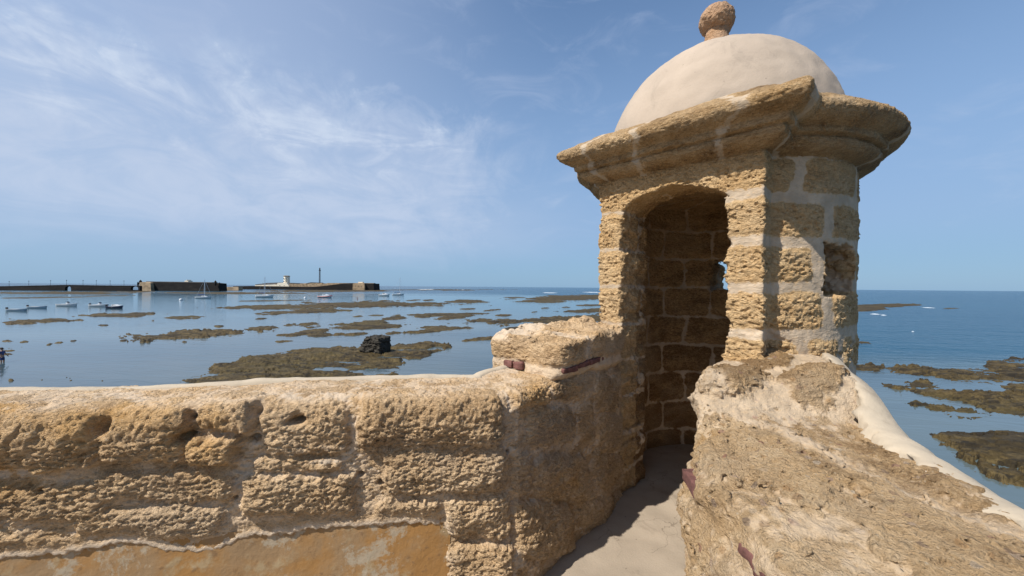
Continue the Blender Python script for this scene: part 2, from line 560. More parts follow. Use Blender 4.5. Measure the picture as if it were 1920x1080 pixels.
# ochre lower render of the left wall
M_OCHRE, g = mat('ochre_render')
n1 = g.noise(g.pos, 3.2, 6, 0.62, 0.5); n2 = g.noise(g.pos, 8.0, 7, 0.7, 0.15); n3 = g.noise(g.pos, 24.0, 5, 0.6)
c = g.mix(g.step(n1, 0.38, 0.60), (0.275, 0.18, 0.095), (0.30, 0.16, 0.055))
c = g.mix(g.math('MULTIPLY', g.step(n2, 0.54, 0.68), 0.8), c, (0.33, 0.25, 0.145))
c = g.mix(g.math('MULTIPLY', g.step(n3, 0.58, 0.70), 0.6), c, (0.17, 0.10, 0.05))
n5 = g.noise(g.pos, 5.0, 8, 0.75, 0.2)
c = g.mix(g.math('MULTIPLY', g.step(n5, 0.53, 0.61), 0.75), c, (0.36, 0.31, 0.23))
g.put(g.bsdf.inputs['Base Color'], c)
g.put(g.bsdf.inputs['Normal'], g.bump(g.math('ADD', n3, n2), 0.4, 0.01))

# sea
M_SEA, g = mat('sea_water')
sp = g.node('ShaderNodeSeparateXYZ'); g.l.new(g.pos, sp.inputs[0])
X_, Y_ = sp.outputs[0], sp.outputs[1]
q = g.math('DIVIDE', X_, g.math('MAXIMUM', Y_, 1.0))
thr = g.math('ADD', 38.0, g.math('MULTIPLY', g.step(q, 0.85, -0.15), 330.0))
patch = g.noise(g.scale(g.pos, (0.010, 0.03, 1)), 1.0, 5, 0.6)
rat = g.math('ADD', g.math('DIVIDE', Y_, thr), g.math('MULTIPLY', g.math('SUBTRACT', patch, 0.5), 0.6))
chop = g.step(rat, 0.75, 1.35)
far = g.step(Y_, 60.0, 700.0)
deep = g.mix(patch, (0.006, 0.042, 0.088), (0.012, 0.068, 0.115))
shal = g.mix(g.step(patch, 0.35, 0.65), (0.036, 0.062, 0.075), (0.090, 0.120, 0.125))
lag = g.mix(g.step(Y_, 50.0, 200.0), shal, (0.026, 0.088, 0.125))
g.put(g.bsdf.inputs['Base Color'], g.mix(chop, lag, deep))
g.put(g.bsdf.inputs['Roughness'], g.math('ADD', 0.05, g.math('MULTIPLY', chop, 0.16)))
g.bsdf.inputs['IOR'].default_value = 1.333
g.bsdf.inputs['Specular IOR Level'].default_value = 0.5
rot = g.node('ShaderNodeMapping'); g.l.new(g.pos, rot.inputs[0]); rot.inputs['Rotation'].default_value = (0, 0, R(12))
wv = rot.outputs[0]
w1 = g.noise(g.scale(wv, (0.35, 1.0, 1)), 0.8, 4, 0.6, 0.5)
w2 = g.noise(g.scale(wv, (0.5, 1.0, 1)), 3.2, 3, 0.6)
w3 = g.noise(g.scale(wv, (0.12, 0.5, 1)), 0.25, 4, 0.6, 0.4)
calm_h = g.math('ADD', g.math('MULTIPLY', w1, 0.05), g.math('MULTIPLY', w2, 0.010))
chop_h = g.math('ADD', g.math('MULTIPLY', w1, 0.75), g.math('ADD', g.math('MULTIPLY', w3, 1.6), g.math('MULTIPLY', w2, 0.13)))
hh = g.math('ADD', calm_h, g.math('MULTIPLY', chop, g.math('SUBTRACT', chop_h, calm_h)))
g.put(g.bsdf.inputs['Normal'], g.bump(hh, 1.0, 1.0))

# reef
M_REEF, g = mat('weedy_reef')
n1 = g.noise(g.pos, 0.9, 6, 0.65, 0.3); n2 = g.noise(g.pos, 4.5, 6, 0.7); n3 = g.noise(g.scale(g.pos, (0.03, 0.06, 1)), 1.0, 4, 0.6)
c = g.ramp(g.math('ADD', g.math('MULTIPLY', n1, 0.5), g.math('MULTIPLY', n2, 0.5)), [(0.32, (0.012, 0.009, 0.005)), (0.47, (0.055, 0.038, 0.014)), (0.68, (0.145, 0.105, 0.044))])
c = g.mix(g.math('MULTIPLY', g.step(n3, 0.45, 0.65), 0.35), c, (0.07, 0.056, 0.018))
n4 = g.noise(g.scale(g.pos, (0.10, 0.28, 1)), 1.0, 6, 0.7, 0.6)
c = g.mix(g.math('MULTIPLY', g.step(n4, 0.50, 0.60), 0.7), c, (0.020, 0.015, 0.008))
n6 = g.noise(g.scale(g.pos, (0.55, 1.5, 1)), 1.0, 5, 0.65, 0.8)
c = g.mix(g.math('MULTIPLY', g.step(n6, 0.53, 0.59), 0.75), c, (0.014, 0.011, 0.007))
g.put(g.bsdf.inputs['Base Color'], c)
g.bsdf.inputs['Roughness'].default_value = 0.75
g.put(g.bsdf.inputs['Normal'], g.bump(g.math('ADD', n2, n1), 0.9, 0.12))

M_BLOCK = plain_mat('wet_dark_stone', (0.032, 0.027, 0.02), 0.85, 0.5, 4.0, 0.8, 6.0)
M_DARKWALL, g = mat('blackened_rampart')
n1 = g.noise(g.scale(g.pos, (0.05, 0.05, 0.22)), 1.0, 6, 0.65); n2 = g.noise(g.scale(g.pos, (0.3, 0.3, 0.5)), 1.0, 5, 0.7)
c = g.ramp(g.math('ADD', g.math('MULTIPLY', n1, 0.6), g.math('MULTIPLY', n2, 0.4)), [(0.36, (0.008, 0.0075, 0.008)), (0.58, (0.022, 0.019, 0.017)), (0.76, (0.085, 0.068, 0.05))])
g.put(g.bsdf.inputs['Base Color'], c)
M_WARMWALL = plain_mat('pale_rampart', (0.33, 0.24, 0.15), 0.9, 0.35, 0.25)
M_SAND = plain_mat('shore_rock', (0.16, 0.125, 0.075), 0.9, 0.45, 0.12)
M_WHITEWASH = plain_mat('whitewash', (0.74, 0.66, 0.52), 0.9, 0.1, 0.4)
M_ROOF = plain_mat('grey_roof', (0.13, 0.12, 0.115), 0.9, 0.25, 0.3)
M_IRON = plain_mat('painted_iron', (0.05, 0.055, 0.065), 0.6, 0.2, 1.0)
M_GLASSY = plain_mat('dark_glass', (0.02, 0.025, 0.03), 0.15, 0.2, 3.0, spec=0.5)
M_HULLW = plain_mat('white_hull_paint', (0.52, 0.54, 0.56), 0.35, 0.06, 1.0, spec=0.5)
M_HULLB = plain_mat('pale_blue_hull_paint', (0.27, 0.36, 0.43), 0.4, 0.1, 1.0, spec=0.5)
M_HULLN = plain_mat('navy_hull_paint', (0.03, 0.035, 0.07), 0.4, 0.15, 1.0, spec=0.5)
M_RED = plain_mat('red_stripe_paint', (0.30, 0.035, 0.03), 0.45, 0.1, 1.0)
M_WOOD = plain_mat('thwart_wood', (0.25, 0.17, 0.09), 0.7, 0.2, 5.0)
M_ALU = plain_mat('mast_aluminium', (0.55, 0.57, 0.60), 0.4, 0.05, 1.0, metal=0.6)
M_BLUECLOTH = plain_mat('blue_sail_cover', (0.03, 0.05, 0.14), 0.9, 0.15, 3.0)
M_BLACK = plain_mat('black_plastic', (0.02, 0.02, 0.022), 0.5, 0.15, 3.0)
M_SKIN = plain_mat('skin', (0.36, 0.21, 0.14), 0.6, 0.1, 8.0)
M_HAIR = plain_mat('dark_hair', (0.03, 0.02, 0.015), 0.7, 0.2, 20.0)
M_SHORTS = plain_mat('blue_shorts_cloth', (0.05, 0.07, 0.17), 0.9, 0.15, 12.0)
M_SHIRT = plain_mat('dark_shirt_cloth', (0.06, 0.06, 0.09), 0.9, 0.15, 12.0)
M_FOAM = plain_mat('sea_foam', (0.75, 0.80, 0.84), 0.9, 0.1, 2.0)


# ------------------------------------------------------------------ sea, reef
def quad_sheet(name, x0, x1, y0, y1, z, m):
    me = np_mesh(name, np.array([(x0, y0, z), (x1, y0, z), (x1, y1, z), (x0, y1, z)]), np.array([(0, 1, 2, 3)]), smooth=False)
    return tag(link(name, me, m), kind='structure')

quad_sheet('sea', -40000, 40000, -3000, 45000, SEA, M_SEA)

HW = EYE - SEA
# flats of the reef: from (x0, d0) to (x1, d1), half thickness h; x = 725 X/Y + 960, d = 725 * HW / Y + 538
REEF = [
    # long flats in the middle distance
    (425, 577, 640, 574, 4.5), (560, 574, 830, 570, 6.0), (515, 587, 665, 581, 4.2), (760, 564, 785, 563, 1.3), (790, 564, 815, 562, 1.6),
    (840, 567, 915, 564, 3.6), (265, 634, 470, 624, 8.5), (400, 620, 440, 618, 3), (455, 617, 520, 615, 3.6), (505, 630, 545, 628, 3.2), (530, 630, 570, 626, 3.2),
    (618, 609, 740, 604, 4.2), (625, 615, 760, 609, 5.2), (535, 610, 560, 609, 2.4), (557, 610, 590, 608, 2.6), (575, 613, 600, 611, 2.6), (575, 622, 620, 618, 4.0), (580, 630, 620, 628, 3.2),
    (400, 612, 420, 612, 2), (515, 641, 555, 639, 1.6), (655, 628, 690, 625, 2.2), (627, 627, 645, 626, 1.6), (720, 598, 765, 595, 3.6), (560, 625, 600, 624, 2.6),
    (770, 595, 820, 592, 2.8), (760, 591, 880, 589, 2.2), (815, 599, 870, 594, 3.2), (860, 590, 920, 588, 3.0), (850, 600, 940, 602, 3.6), (860, 580, 900, 579, 1.4), (900, 583, 940, 581, 1.5),
    (740, 625, 880, 614, 4.0), (775, 614, 840, 613, 3), (725, 627, 750, 624, 1.6), (860, 640, 920, 634, 3.0), (900, 607, 960, 599, 4.5), (480, 598, 500, 597, 1.6), (690, 592, 715, 591, 1.4), (660, 594, 680, 593, 1.3),
    (905, 606, 1130, 598, 7.0), (1030, 600, 1160, 596, 8.0), (1060, 584, 1160, 581, 3.6), (965, 561, 1160, 556, 6.0), (960, 563, 1060, 565, 3.0), (1080, 573, 1160, 571, 1.8), (1045, 577, 1075, 576, 1.4), (1015, 578, 1032, 577, 0.9), (945, 618, 990, 613, 2.6), (992, 586, 1012, 584, 1.3),
    (1110, 590, 1200, 588, 3), (930, 592, 960, 590, 2),
    # left side
    (0, 604, 150, 599, 4.4), (150, 594, 295, 589, 4.2), (300, 597, 395, 594, 3.2), (185, 610, 205, 610, 1.6), (0, 640, 28, 640, 1.5), (30, 643, 60, 640, 1.8), (85, 648, 100, 645, 2.2), (102, 644, 118, 642, 1.5), (132, 640, 146, 639, 1.3), (224, 640, 238, 638, 2.2),
    (-60, 654, 30, 653, 3.2), (-60, 659, 34, 658, 2.8), (-60, 664, 30, 664, 3), (280, 602, 296, 601, 1.1), (38, 651, 46, 650, .9), (430, 565, 560, 563, .8),
    (18, 714, 26, 714, 1.3), (76, 713, 82, 713, 1.8), (130, 714, 137, 713, 1.6), (124, 708, 128, 708, 1.0), (131, 709, 134, 709, .9), (190, 714, 195, 714, .9), (335, 642, 355, 641, 1.4),
    (20, 559, 160, 557, 0.8), (150, 556, 240, 554, 0.8),
    # far thin bars before the fort
    (-60, 549.5, 270, 548.5, 2.6), (250, 549.0, 560, 549.5, 1.6), (370, 551.2, 600, 549.6, 1.0), (480, 546.2, 730, 545.0, 1.9), (700, 543.8, 900, 543.0, 1.0), (840, 544.4, 905, 543.6, 0.8),
    # open side, right of the turret
    (1560, 577, 1720, 571, 4.0), (1590, 582, 1660, 579, 3.0), (1672, 574, 1692, 574, 1.6), (1770, 579, 1800, 578, 0.8), (1560, 640, 1615, 642, 3.2),
    (1720, 700, 1770, 706, 2), (1640, 745, 1660, 748, 1.4), (1630, 756, 1660, 760, 1.2),
]
REEF_POLY = [
    [(345, 714), (375, 704), (410, 688), (470, 673), (520, 664), (560, 657), (640, 651), (700, 650), (760, 643), (812, 642), (852, 650), (832, 658), (795, 667), (762, 678), (742, 690), (738, 698), (752, 704), (748, 712), (700, 735), (420, 740)],
    [(1640, 690), (1700, 685), (1760, 692), (1850, 694), (1872, 682), (1860, 678), (1925, 674), (2300, 690), (2300, 745), (2000, 735), (1925, 731), (1850, 719), (1770, 710), (1700, 700)],
    [(1600, 684), (1635, 686), (1650, 694), (1620, 698), (1595, 692)],
    [(1632, 715), (1700, 722), (1740, 728), (1790, 737), (1850, 744), (1900, 758), (1960, 768), (2200, 790), (2200, 805), (1930, 781), (1870, 772), (1790, 754), (1720, 738), (1660, 727)],
    [(1690, 712), (1740, 716), (1772, 728), (1740, 730), (1700, 722)],
    [(1716, 754), (1762, 758), (1810, 768), (1852, 779), (1822, 789), (1768, 774), (1735, 764)],
    [(1862, 744), (1920, 740), (2200, 760), (2200, 785), (1925, 762)],
    [(1730, 812), (1790, 814), (1850, 812), (1920, 824), (2300, 850), (2300, 915), (1960, 892), (1900, 878), (1840, 862), (1780, 838)],
    [(1800, 852), (1870, 884), (1960, 906), (2200, 940), (2200, 955), (1960, 925), (1860, 895)],
]
def reef_mesh():
    drops = [2.6]
    while drops[-1] < 400:
        drops.append(drops[-1] + max(0.28, min(1.2, drops[-1] * 0.012)))
    drops = np.array(drops, np.float32)
    xs = np.arange(-320, 2260, 2.0, dtype=np.float32)
    Xp, Dp = np.meshgrid(xs, drops)
    Yw = F * HW / Dp
    Xw = (Xp - 960) / F * Yw
    # photo rows of the list: take the camera's small roll out
    fx = Xp.ravel(); fy = Dp.ravel() + 538.0
    Fm = np.full(fx.shape, -3.0, np.float32); hloc = np.zeros(fx.shape, np.float32)
    P2 = np.stack([fx / 260.0, (np.log(Dp.ravel())) * 2.6, np.zeros_like(fx)], -1).astype(np.float32)
    warp = samp(V_ROUGH, P2, (2.6, 2.6, 1))
    warp2 = samp(V_ROUGH, P2, (0.9, 0.9, 1), 33.0)
    warp3 = samp(V_ROUGH, P2, (0.33, 0.40, 1), 90.0)
    for x0, y0, x1, y1, h in REEF:
        h = h * 0.86
        y0 = y0 - (x0 - 960) * ROLL; y1 = y1 - (x1 - 960) * ROLL
        cx, hx = (x0 + x1) / 2, (x1 - x0) / 2
        m = np.nonzero(np.abs(fx - cx) < hx * 1.6 + 12)[0]
        u = (fx[m] - cx) / hx
        yl = (y0 + y1) / 2 + np.clip(u, -1.2, 1.2) * (y1 - y0) / 2
        v = (fy[m] - yl) / h
        k = np.abs(v) < 3
        m = m[k]
        f_ = 1 - np.sqrt(u[k] ** 2 + v[k] ** 2)
        hloc[m] = np.where(f_ > Fm[m], h, hloc[m])
        Fm[m] = np.maximum(Fm[m], f_)
    for pl in REEF_POLY:
        q = np.array([((x) / 5.0, y - (x - 960) * ROLL) for x, y in pl], np.float32)
        m = np.nonzero((fx > q[:, 0].min() * 5 - 30) & (fx < q[:, 0].max() * 5 + 30) & (fy > q[:, 1].min() - 8) & (fy < q[:, 1].max() + 8))[0]
        f_ = np.clip(-poly_sd(fx[m] / 5.0, fy[m], q) / 6.0, -2, 1) + 0.05
        hloc[m] = np.where(f_ > Fm[m], 10.0, hloc[m])
        Fm[m] = np.maximum(Fm[m], f_)
    E = Fm + 0.24 * warp + 0.17 * warp2 + 0.09 * warp3 - 0.02
    size = np.clip(hloc / 7.0, 0.25, 1.0)
    Pw = np.stack([Xw.ravel(), Yw.ravel(), np.zeros_like(fx)], -1).astype(np.float32)
    slab = samp(V_ROUGH, Pw, (40, 22, 1))
    slab2 = samp(V_SOFT, Pw, (22, 11, 1), 9.0)
    lay = slab2 * 1.6 + 0.5 * slab
    stepn = (np.floor(lay) + smooth(lay - np.floor(lay), 0.70, 1.0)) / 1.6
    crack = smooth(np.abs(samp(V_ROUGH, Pw, (30, 14, 1), 55.0)), 0.10, 0.0) * smooth(E, 0.06, 0.2)
    Hm = (0.13 + 0.08 * smooth(Yw.ravel(), 35, 60) + 0.0010 * np.minimum(Yw.ravel(), 500)) * (0.4 + 0.6 * size)
    rise = np.where(E > 0, 0.12 * np.clip(E * 6, 0, 1) + 0.88 * smooth(E, 0.0, 0.38), np.maximum(E * 3, -0.6))
    z = Hm * rise + size * smooth(E, 0.02, 0.4) * ((0.085 + 0.09 * smooth(Yw.ravel(), 75, 50)) * np.clip(stepn, -1.3, 2.4) + 0.02 * slab - 0.16 * crack)
    pool = smooth(samp(V_SOFT, Pw, (34, 26, 1), 71.0), 1.15, 1.5) * smooth(E, 0.1, 0.3)
    z = np.where(Yw.ravel() < 120, z * (1 - pool) - 0.05 * pool, z)
    V = np.stack([Xw.ravel(), Yw.ravel(), SEA + z], -1)
    nr, nc = Xp.shape
    idx = np.arange(nr * nc).reshape(nr, nc)
    Q = np.stack([idx[:-1, :-1], idx[:-1, 1:], idx[1:, 1:], idx[1:, :-1]], -1).reshape(-1, 4)
    Q = Q[(z[Q] > -0.03).any(1)]
    used = np.unique(Q)
    re = np.full(nr * nc, -1, np.int32); re[used] = np.arange(len(used))
    Q = re[Q][:, ::-1]
    return np_mesh('reef', V[used], Q, smooth=True)

tag(link('reef_rocks', reef_mesh(), M_REEF), kind='structure')


# ------------------------------------------------------------------ terrace floor and the rampart under it
def floor_mesh():
    nx, ny = 150, 190
    xs = np.linspace(-3.6, 3.0, nx); ys = np.linspace(-1.5, 4.6, ny)
    X, Y = np.meshgrid(xs, ys)
    P = np.stack([X.ravel(), Y.ravel(), np.zeros(X.size)], -1).astype(np.float32)
    z = 0.010 * samp(V_SOFT, P, (2.2, 2.2, 1)) + 0.003 * samp(V_ROUGH, P, (1.2, 1.2, 1))
    P[:, 2] = z
    idx = np.arange(nx * ny).reshape(ny, nx)
    Q = np.stack([idx[:-1, :-1], idx[:-1, 1:], idx[1:, 1:], idx[1:, :-1]], -1).reshape(-1, 4)
    c = P[Q].mean(1)
    # keep inside the parapets and the turret
    inside = (c[:, 1] < 2.4 + 0.17 * c[:, 0]) | (np.hypot(c[:, 0] - 1.745, c[:, 1] - 3.34) < 0.9) | ((c[:, 0] > -0.1) & (c[:, 1] < 2.2 + 1.56 * c[:, 0]) & (c[:, 1] < 3.6))
    inside &= c[:, 0] < 1.15 + 0.37 * c[:, 1]
    Q = Q[inside]
    used = np.unique(Q); re = np.full(len(P), -1); re[used] = np.arange(len(used))
    return np_mesh('floor', P[used], re[Q])

tag(link('terrace_floor', floor_mesh(), M_FLOOR), kind='structure')

bm = bmesh.new()
foot = [(-9, -6), (1.2, -6), (1.25, 0.3), (1.47, 1.1), (1.72, 1.78), (2.05, 2.4), (2.55, 3.0), (2.62, 3.7), (2.2, 4.15), (1.6, 4.22), (1.0, 3.9), (0.4, 3.35), (-0.4, 2.5), (-3.4, 1.98), (-9, 1.0)]
lo_v = [bm.verts.new((x, y, SEA - 0.6)) for x, y in foot]
hi_v = [bm.verts.new((x, y, -0.06)) for x, y in foot]
bm.faces.new(hi_v); bm.faces.new(lo_v[::-1])
for i in range(len(foot)):
    j = (i + 1) % len(foot)
    bm.faces.new((lo_v[i], lo_v[j], hi_v[j], hi_v[i]))
tag(link('rampart', bm_mesh('rampart', bm), M_WARMWALL), kind='structure')


# ------------------------------------------------------------------ the sentry turret
AX, AY = 1.745, 3.34
PHI = R(44.5)
KF, HWID, RC, RI = 0.905, 0.567, 0.92, 0.625
ZW = 2.455
turret = empty('sentry_turret', (AX, AY, 0), PHI - R(90))   # local x = right seen from the door, local y = inward
tag(turret, 'sandstone sentry turret with domed plaster roof and arched doorway', 'sentry turret')
JO = np.array([-0.12, 0.17, 0.455, 0.745, 1.03, 1.32, 1.612, 1.895, 2.178, 2.462])
rgj = np.random.default_rng(5)
def wrap(a):
    return (a + 180) % 360 - 180
# joints of each course, outside, as local angles in degrees (0 = local +x, -90 = door side)
to_loc = lambda wdeg: wrap(wdeg - (44.5 - 90))
OUT_J = {8: [-87], 7: [-75.5], 6: [-78], 5: [-73.5], 4: [-86, -66], 3: [-78], 2: [-88, -60], 1: [-75], 0: [-86]}
OUT_J = {k: [to_loc(a) for a in v] + [to_loc(-48 + (k % 2) * 12 + 27 * i) for i in range(9)] for k, v in OUT_J.items()}
IN_J = {k: [(k % 2) * 21.5 + 43 * i + 3 for i in range(9)] for k in range(9)}

def tower_joints(P):
    """distance to the nearest joint (positive inside a stone), stone tone, per point (local)"""
    x, y, z = P[:, 0], P[:, 1], P[:, 2]
    r = np.hypot(x, y)
    ang = np.degrees(np.arctan2(y, x))
    inner = r < 0.76
    zz = z + 0.006 * samp(V_SOFT, P, (1.1, 1.1, 1.1), 5.0)
    k = np.clip(np.searchsorted(JO, zz) - 1, 0, 8)
    dzj = np.minimum(zz - JO[k], JO[k + 1] - zz)
    right = smooth(x, -0.2, 0.45)
    th = np.where(inner, 0.013, 0.015 + 0.019 * right)
    dv = np.full(len(P), 9.0, np.float32)
    tone = np.zeros(len(P), np.float32)
    wob = 1.2 * samp(V_SOFT, P, (0.9, 0.9, 0.9), 77.0)
    for c in range(9):
        for tab, sel, rad in ((OUT_J, ~inner, 0.93), (IN_J, inner, 0.64)):
            m = np.nonzero((k == c) & sel)[0]
            if len(m) == 0: continue
            a = np.asarray(tab[c])
            dd = np.abs(wrap((ang[m] + wob[m])[:, None] - a[None]))
            dv[m] = np.radians(dd.min(1)) * rad
            s = np.sort(wrap(a))
            tone[m] = np.sin(37.7 * (np.searchsorted(s, wrap(ang[m])) % len(s)) + 12.9 * c + 5 * (tab is IN_J))
    # no upright joints within the door piers, but the lintel is one stone on the front
    front = (y < -0.80) & (np.abs(x) < HWID + 0.02)
    dv = np.where(front, 9.0, dv)
    e1 = dzj - th; e2 = dv - th * np.where(inner, 1.0, 1.25)
    rr = 0.045
    e = rr - np.hypot(np.maximum(rr - e1, 0), np.maximum(rr - e2, 0))
    return e.astype(np.float32), tone, inner

def plan_d(x, y, o=0.0):
    r = np.hypot(x, y)
    bx = np.abs(x) - (HWID + o); by = np.maximum(-(KF + o) - y, y - 0.2)
    box = np.hypot(np.maximum(bx, 0), np.maximum(by, 0)) + np.minimum(np.maximum(bx, by), 0)
    return np.minimum(box, r - (RC + o)), r

WIN_A = to_loc(-64.5)
def tower_sdf(P, coarse=False):
    x, y, z = P[:, 0], P[:, 1], P[:, 2]
    d, r = plan_d(x, y)
    if not coarse:
        e, tone, inner = tower_joints(P)
        st = smooth(e, -0.004, 0.03)
        n = rough_stone(P, 1.0)
        disp = st * (np.where(inner, 0.006, 0.010) + n * np.where(inner, 0.6, 1.55)) + (1 - st) * n * 0.25
        disp += 0.004 * samp(V_SOFT, P, (0.8, 0.8, 0.8), 21.0) * np.where(inner, 0.4, 1.0)
        # lower courses on the weather side are more eaten away
        disp -= 0.028 * smooth(samp(V_SOFT, P, (0.75, 0.75, 0.45), 90.0), 0.5, 1.6) * smooth(z, 1.7, 1.3) * (~inner) * smooth(x, 0.3, 0.6)
        edge = 0.012 * samp(V_ROUGH, P, (0.7, 0.7, 0.5), 3.0) + 0.009 * np.sin(z * 22.0)
    else:
        disp = 0.0; edge = 0.0
    d = d - disp
    d = np.maximum(d, z - ZW)
    d = np.maximum(d, -0.12 - z)
    # room
    cav = np.maximum(r - RI + disp, z - 2.40)
    d = np.maximum(d, -np.maximum(cav, -0.02 - z))
    # doorway with segmental head
    head = np.hypot(x, np.maximum(z - 1.695, 0)) - 0.615
    door = np.maximum(np.maximum(np.abs(x + 0.004) - 0.366 + edge, head + 0.5 * edge), y + 0.2)
    d = np.maximum(d, -door)
    # loophole opposite the door, loophole on the weather side
    wb = np.maximum(np.maximum(np.abs(x + 0.03) - (0.165 + 0.10 * np.maximum(0.92 - y, 0)), np.abs(z - 1.725) - 0.15), 0.3 - y)
    d = np.maximum(d, -(wb + edge))
    ca, sa = math.cos(R(WIN_A)), math.sin(R(WIN_A))
    u = x * ca + y * sa; v = -x * sa + y * ca
    wr = np.maximum(np.maximum(np.abs(v) - 0.180, np.abs(z - 1.725) - 0.170), 0.3 - u)
    d = np.maximum(d, -(wr + 0.7 * edge))
    return d

V, Q = surface_nets(tower_sdf, (-1.02, -1.02, -0.12), (1.02, 1.02, 2.50), 0.0088)
e, tone, inner = tower_joints(V)
nz = samp(V_ROUGH, V, (0.5, 0.5, 0.4), 8.0)
mort = smooth(-e + 0.005 * nz, -0.002, 0.005)
mort = np.where(inner, mort * 0.95, mort)
link('wall', np_mesh('turret_wall', V, Q, attrs={'mortar': mort, 'tone': tone - 1.3 * inner}), M_TOWER, turret)  # inner face toned darker: the room's shade is painted into the stone

# cornice
PROF = np.array([(2.40, -0.01), (2.438, 0.0), (2.446, 0.040), (2.460, 0.082), (2.482, 0.112), (2.508, 0.122), (2.522, 0.112), (2.526, 0.100), (2.532, 0.150), (2.566, 0.154), (2.570, 0.146), (2.578, 0.180), (2.592, 0.215), (2.610, 0.240), (2.635, 0.256), (2.660, 0.258), (2.682, 0.244), (2.70, 0.215)])
def corn_joint(P):
    ang = np.degrees(np.arctan2(P[:, 1], P[:, 0])) + 1.5 * samp(V_SOFT, P, (0.6, 0.6, 0.6), 12.0)
    a = np.array([-117, -99, -69, to_loc(-95), to_loc(-50), to_loc(-15), to_loc(25), to_loc(65), to_loc(105), -137])
    dd = np.radians(np.abs(wrap(ang[:, None] - a[None])).min(1)) * 1.05
    return dd - 0.024
def corn_sdf(P, coarse=False):
    x, y, z = P[:, 0], P[:, 1], P[:, 2]
    o = np.interp(z, PROF[:, 0], PROF[:, 1]).astype(np.float32)
    d, r = plan_d(x, y, o)
    d = d * 0.8
    if not coarse:
        n = rough_stone(P, 0.62) + 0.003 * samp(V_SOFT, P, (0.5, 0.5, 0.5), 60.0)
        jn = smooth(corn_joint(P), -0.01, 0.02)
        d = d - n * (0.4 + 0.6 * jn) - 0.004 * jn
        top = 2.697 + 0.010 * samp(V_SOFT, P, (0.9, 0.9, 0.9), 31.0)
    else:
        top = 2.697
    d = np.maximum(d, (z - top - 0.60 * np.clip(-(d / 0.8 + 0.015), 0, 0.20)) * 0.85)
    d = np.maximum(d, 2.42 - z)
    return np.maximum(d, 0.58 - r)
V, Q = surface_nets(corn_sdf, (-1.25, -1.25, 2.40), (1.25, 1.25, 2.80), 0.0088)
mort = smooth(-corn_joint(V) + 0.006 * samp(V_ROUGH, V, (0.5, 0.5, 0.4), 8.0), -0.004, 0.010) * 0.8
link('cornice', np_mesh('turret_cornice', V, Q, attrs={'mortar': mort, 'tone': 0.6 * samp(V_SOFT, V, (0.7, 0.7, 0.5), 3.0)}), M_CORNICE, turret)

# dome
def dome_mesh(Rd, zc):
    nu, nv = 160, 60
    V = []
    th = np.linspace(0, 2 * np.pi, nu, endpoint=False); ph = np.linspace(-0.10, math.pi / 2, nv)
    T, Pp = np.meshgrid(th, ph)
    n = np.stack([np.cos(T) * np.cos(Pp), np.sin(T) * np.cos(Pp), np.sin(Pp)], -1).reshape(-1, 3)
    rr = Rd + 0.006 * samp(V_SOFT, (n * Rd).astype(np.float32), (1.3, 1.3, 1.3), 4.0) + 0.0015 * samp(V_ROUGH, (n * Rd).astype(np.float32), (0.8, 0.8, 0.8))
    V = n * rr[:, None]; V[:, 2] += zc
    idx = np.arange(nu * nv).reshape(nv, nu)
    nx = np.roll(idx, -1, 1)
    Q = np.stack([idx[:-1], nx[:-1], nx[1:], idx[1:]], -1).reshape(-1, 4)
    return np_mesh('turret_dome', V, Q)
link('dome', dome_mesh(0.878, 2.748), M_DOME, turret)

# finial: neck and ball
def fin_sdf(P, coarse=False):
    x, y, z = P[:, 0], P[:, 1], P[:, 2]
    r = np.hypot(x, y)
    d = np.sqrt(x * x + y * y + ((z - 3.905) / 0.88) ** 2) - 0.146
    if not coarse:
        d = d - 1.0 * rough_stone(P) - 0.006 * samp(V_SOFT, P, (0.3, 0.3, 0.3), 6.0)
    return d
def neck_sdf(P, coarse=False):
    r = np.hypot(P[:, 0], P[:, 1]); z = P[:, 2]
    d = np.maximum(r - (0.108 - 0.10 * (z - 3.64)), np.maximum(z - 3.85, 3.55 - z))
    return d if coarse else d - 0.7 * rough_stone(P)
V, Q = surface_nets(neck_sdf, (-0.2, -0.2, 3.53), (0.2, 0.2, 3.9), 0.009, 0.02)
one = np.zeros(len(V))
M_FINIAL = stone_mat('finial_stone', (0.13, 0.07, 0.035), (0.30, 0.175, 0.095), (0.42, 0.28, 0.17), MORTAR, warm_amt=0.0)
fin = link('finial', np_mesh('finial_neck', V, Q, attrs={'mortar': one, 'tone': one + 0.5}), M_FINIAL, turret)
V, Q = surface_nets(fin_sdf, (-0.2, -0.2, 3.74), (0.2, 0.2, 4.14), 0.008, 0.02)
one = np.zeros(len(V))
link('ball', np_mesh('finial_ball', V, Q, attrs={'mortar': one, 'tone': one}), M_FINIAL, fin)


# ------------------------------------------------------------------ left parapet: an L of rough masonry
PA, PC, PE = (-3.5, 1.423), (-0.01, 2.03), (0.85, 2.98)
L1 = math.hypot(PC[0] - PA[0], PC[1] - PA[1]); L2 = math.hypot(PE[0] - PC[0], PE[1] - PC[1])
D1 = ((PC[0] - PA[0]) / L1, (PC[1] - PA[1]) / L1); D2 = ((PE[0] - PC[0]) / L2, (PE[1] - PC[1]) / L2)
parapet = empty('parapet_wall', (-0.3, 2.1, 0))
tag(parapet, 'long rough stone parapet wall running left from the turret doorway', 'wall')

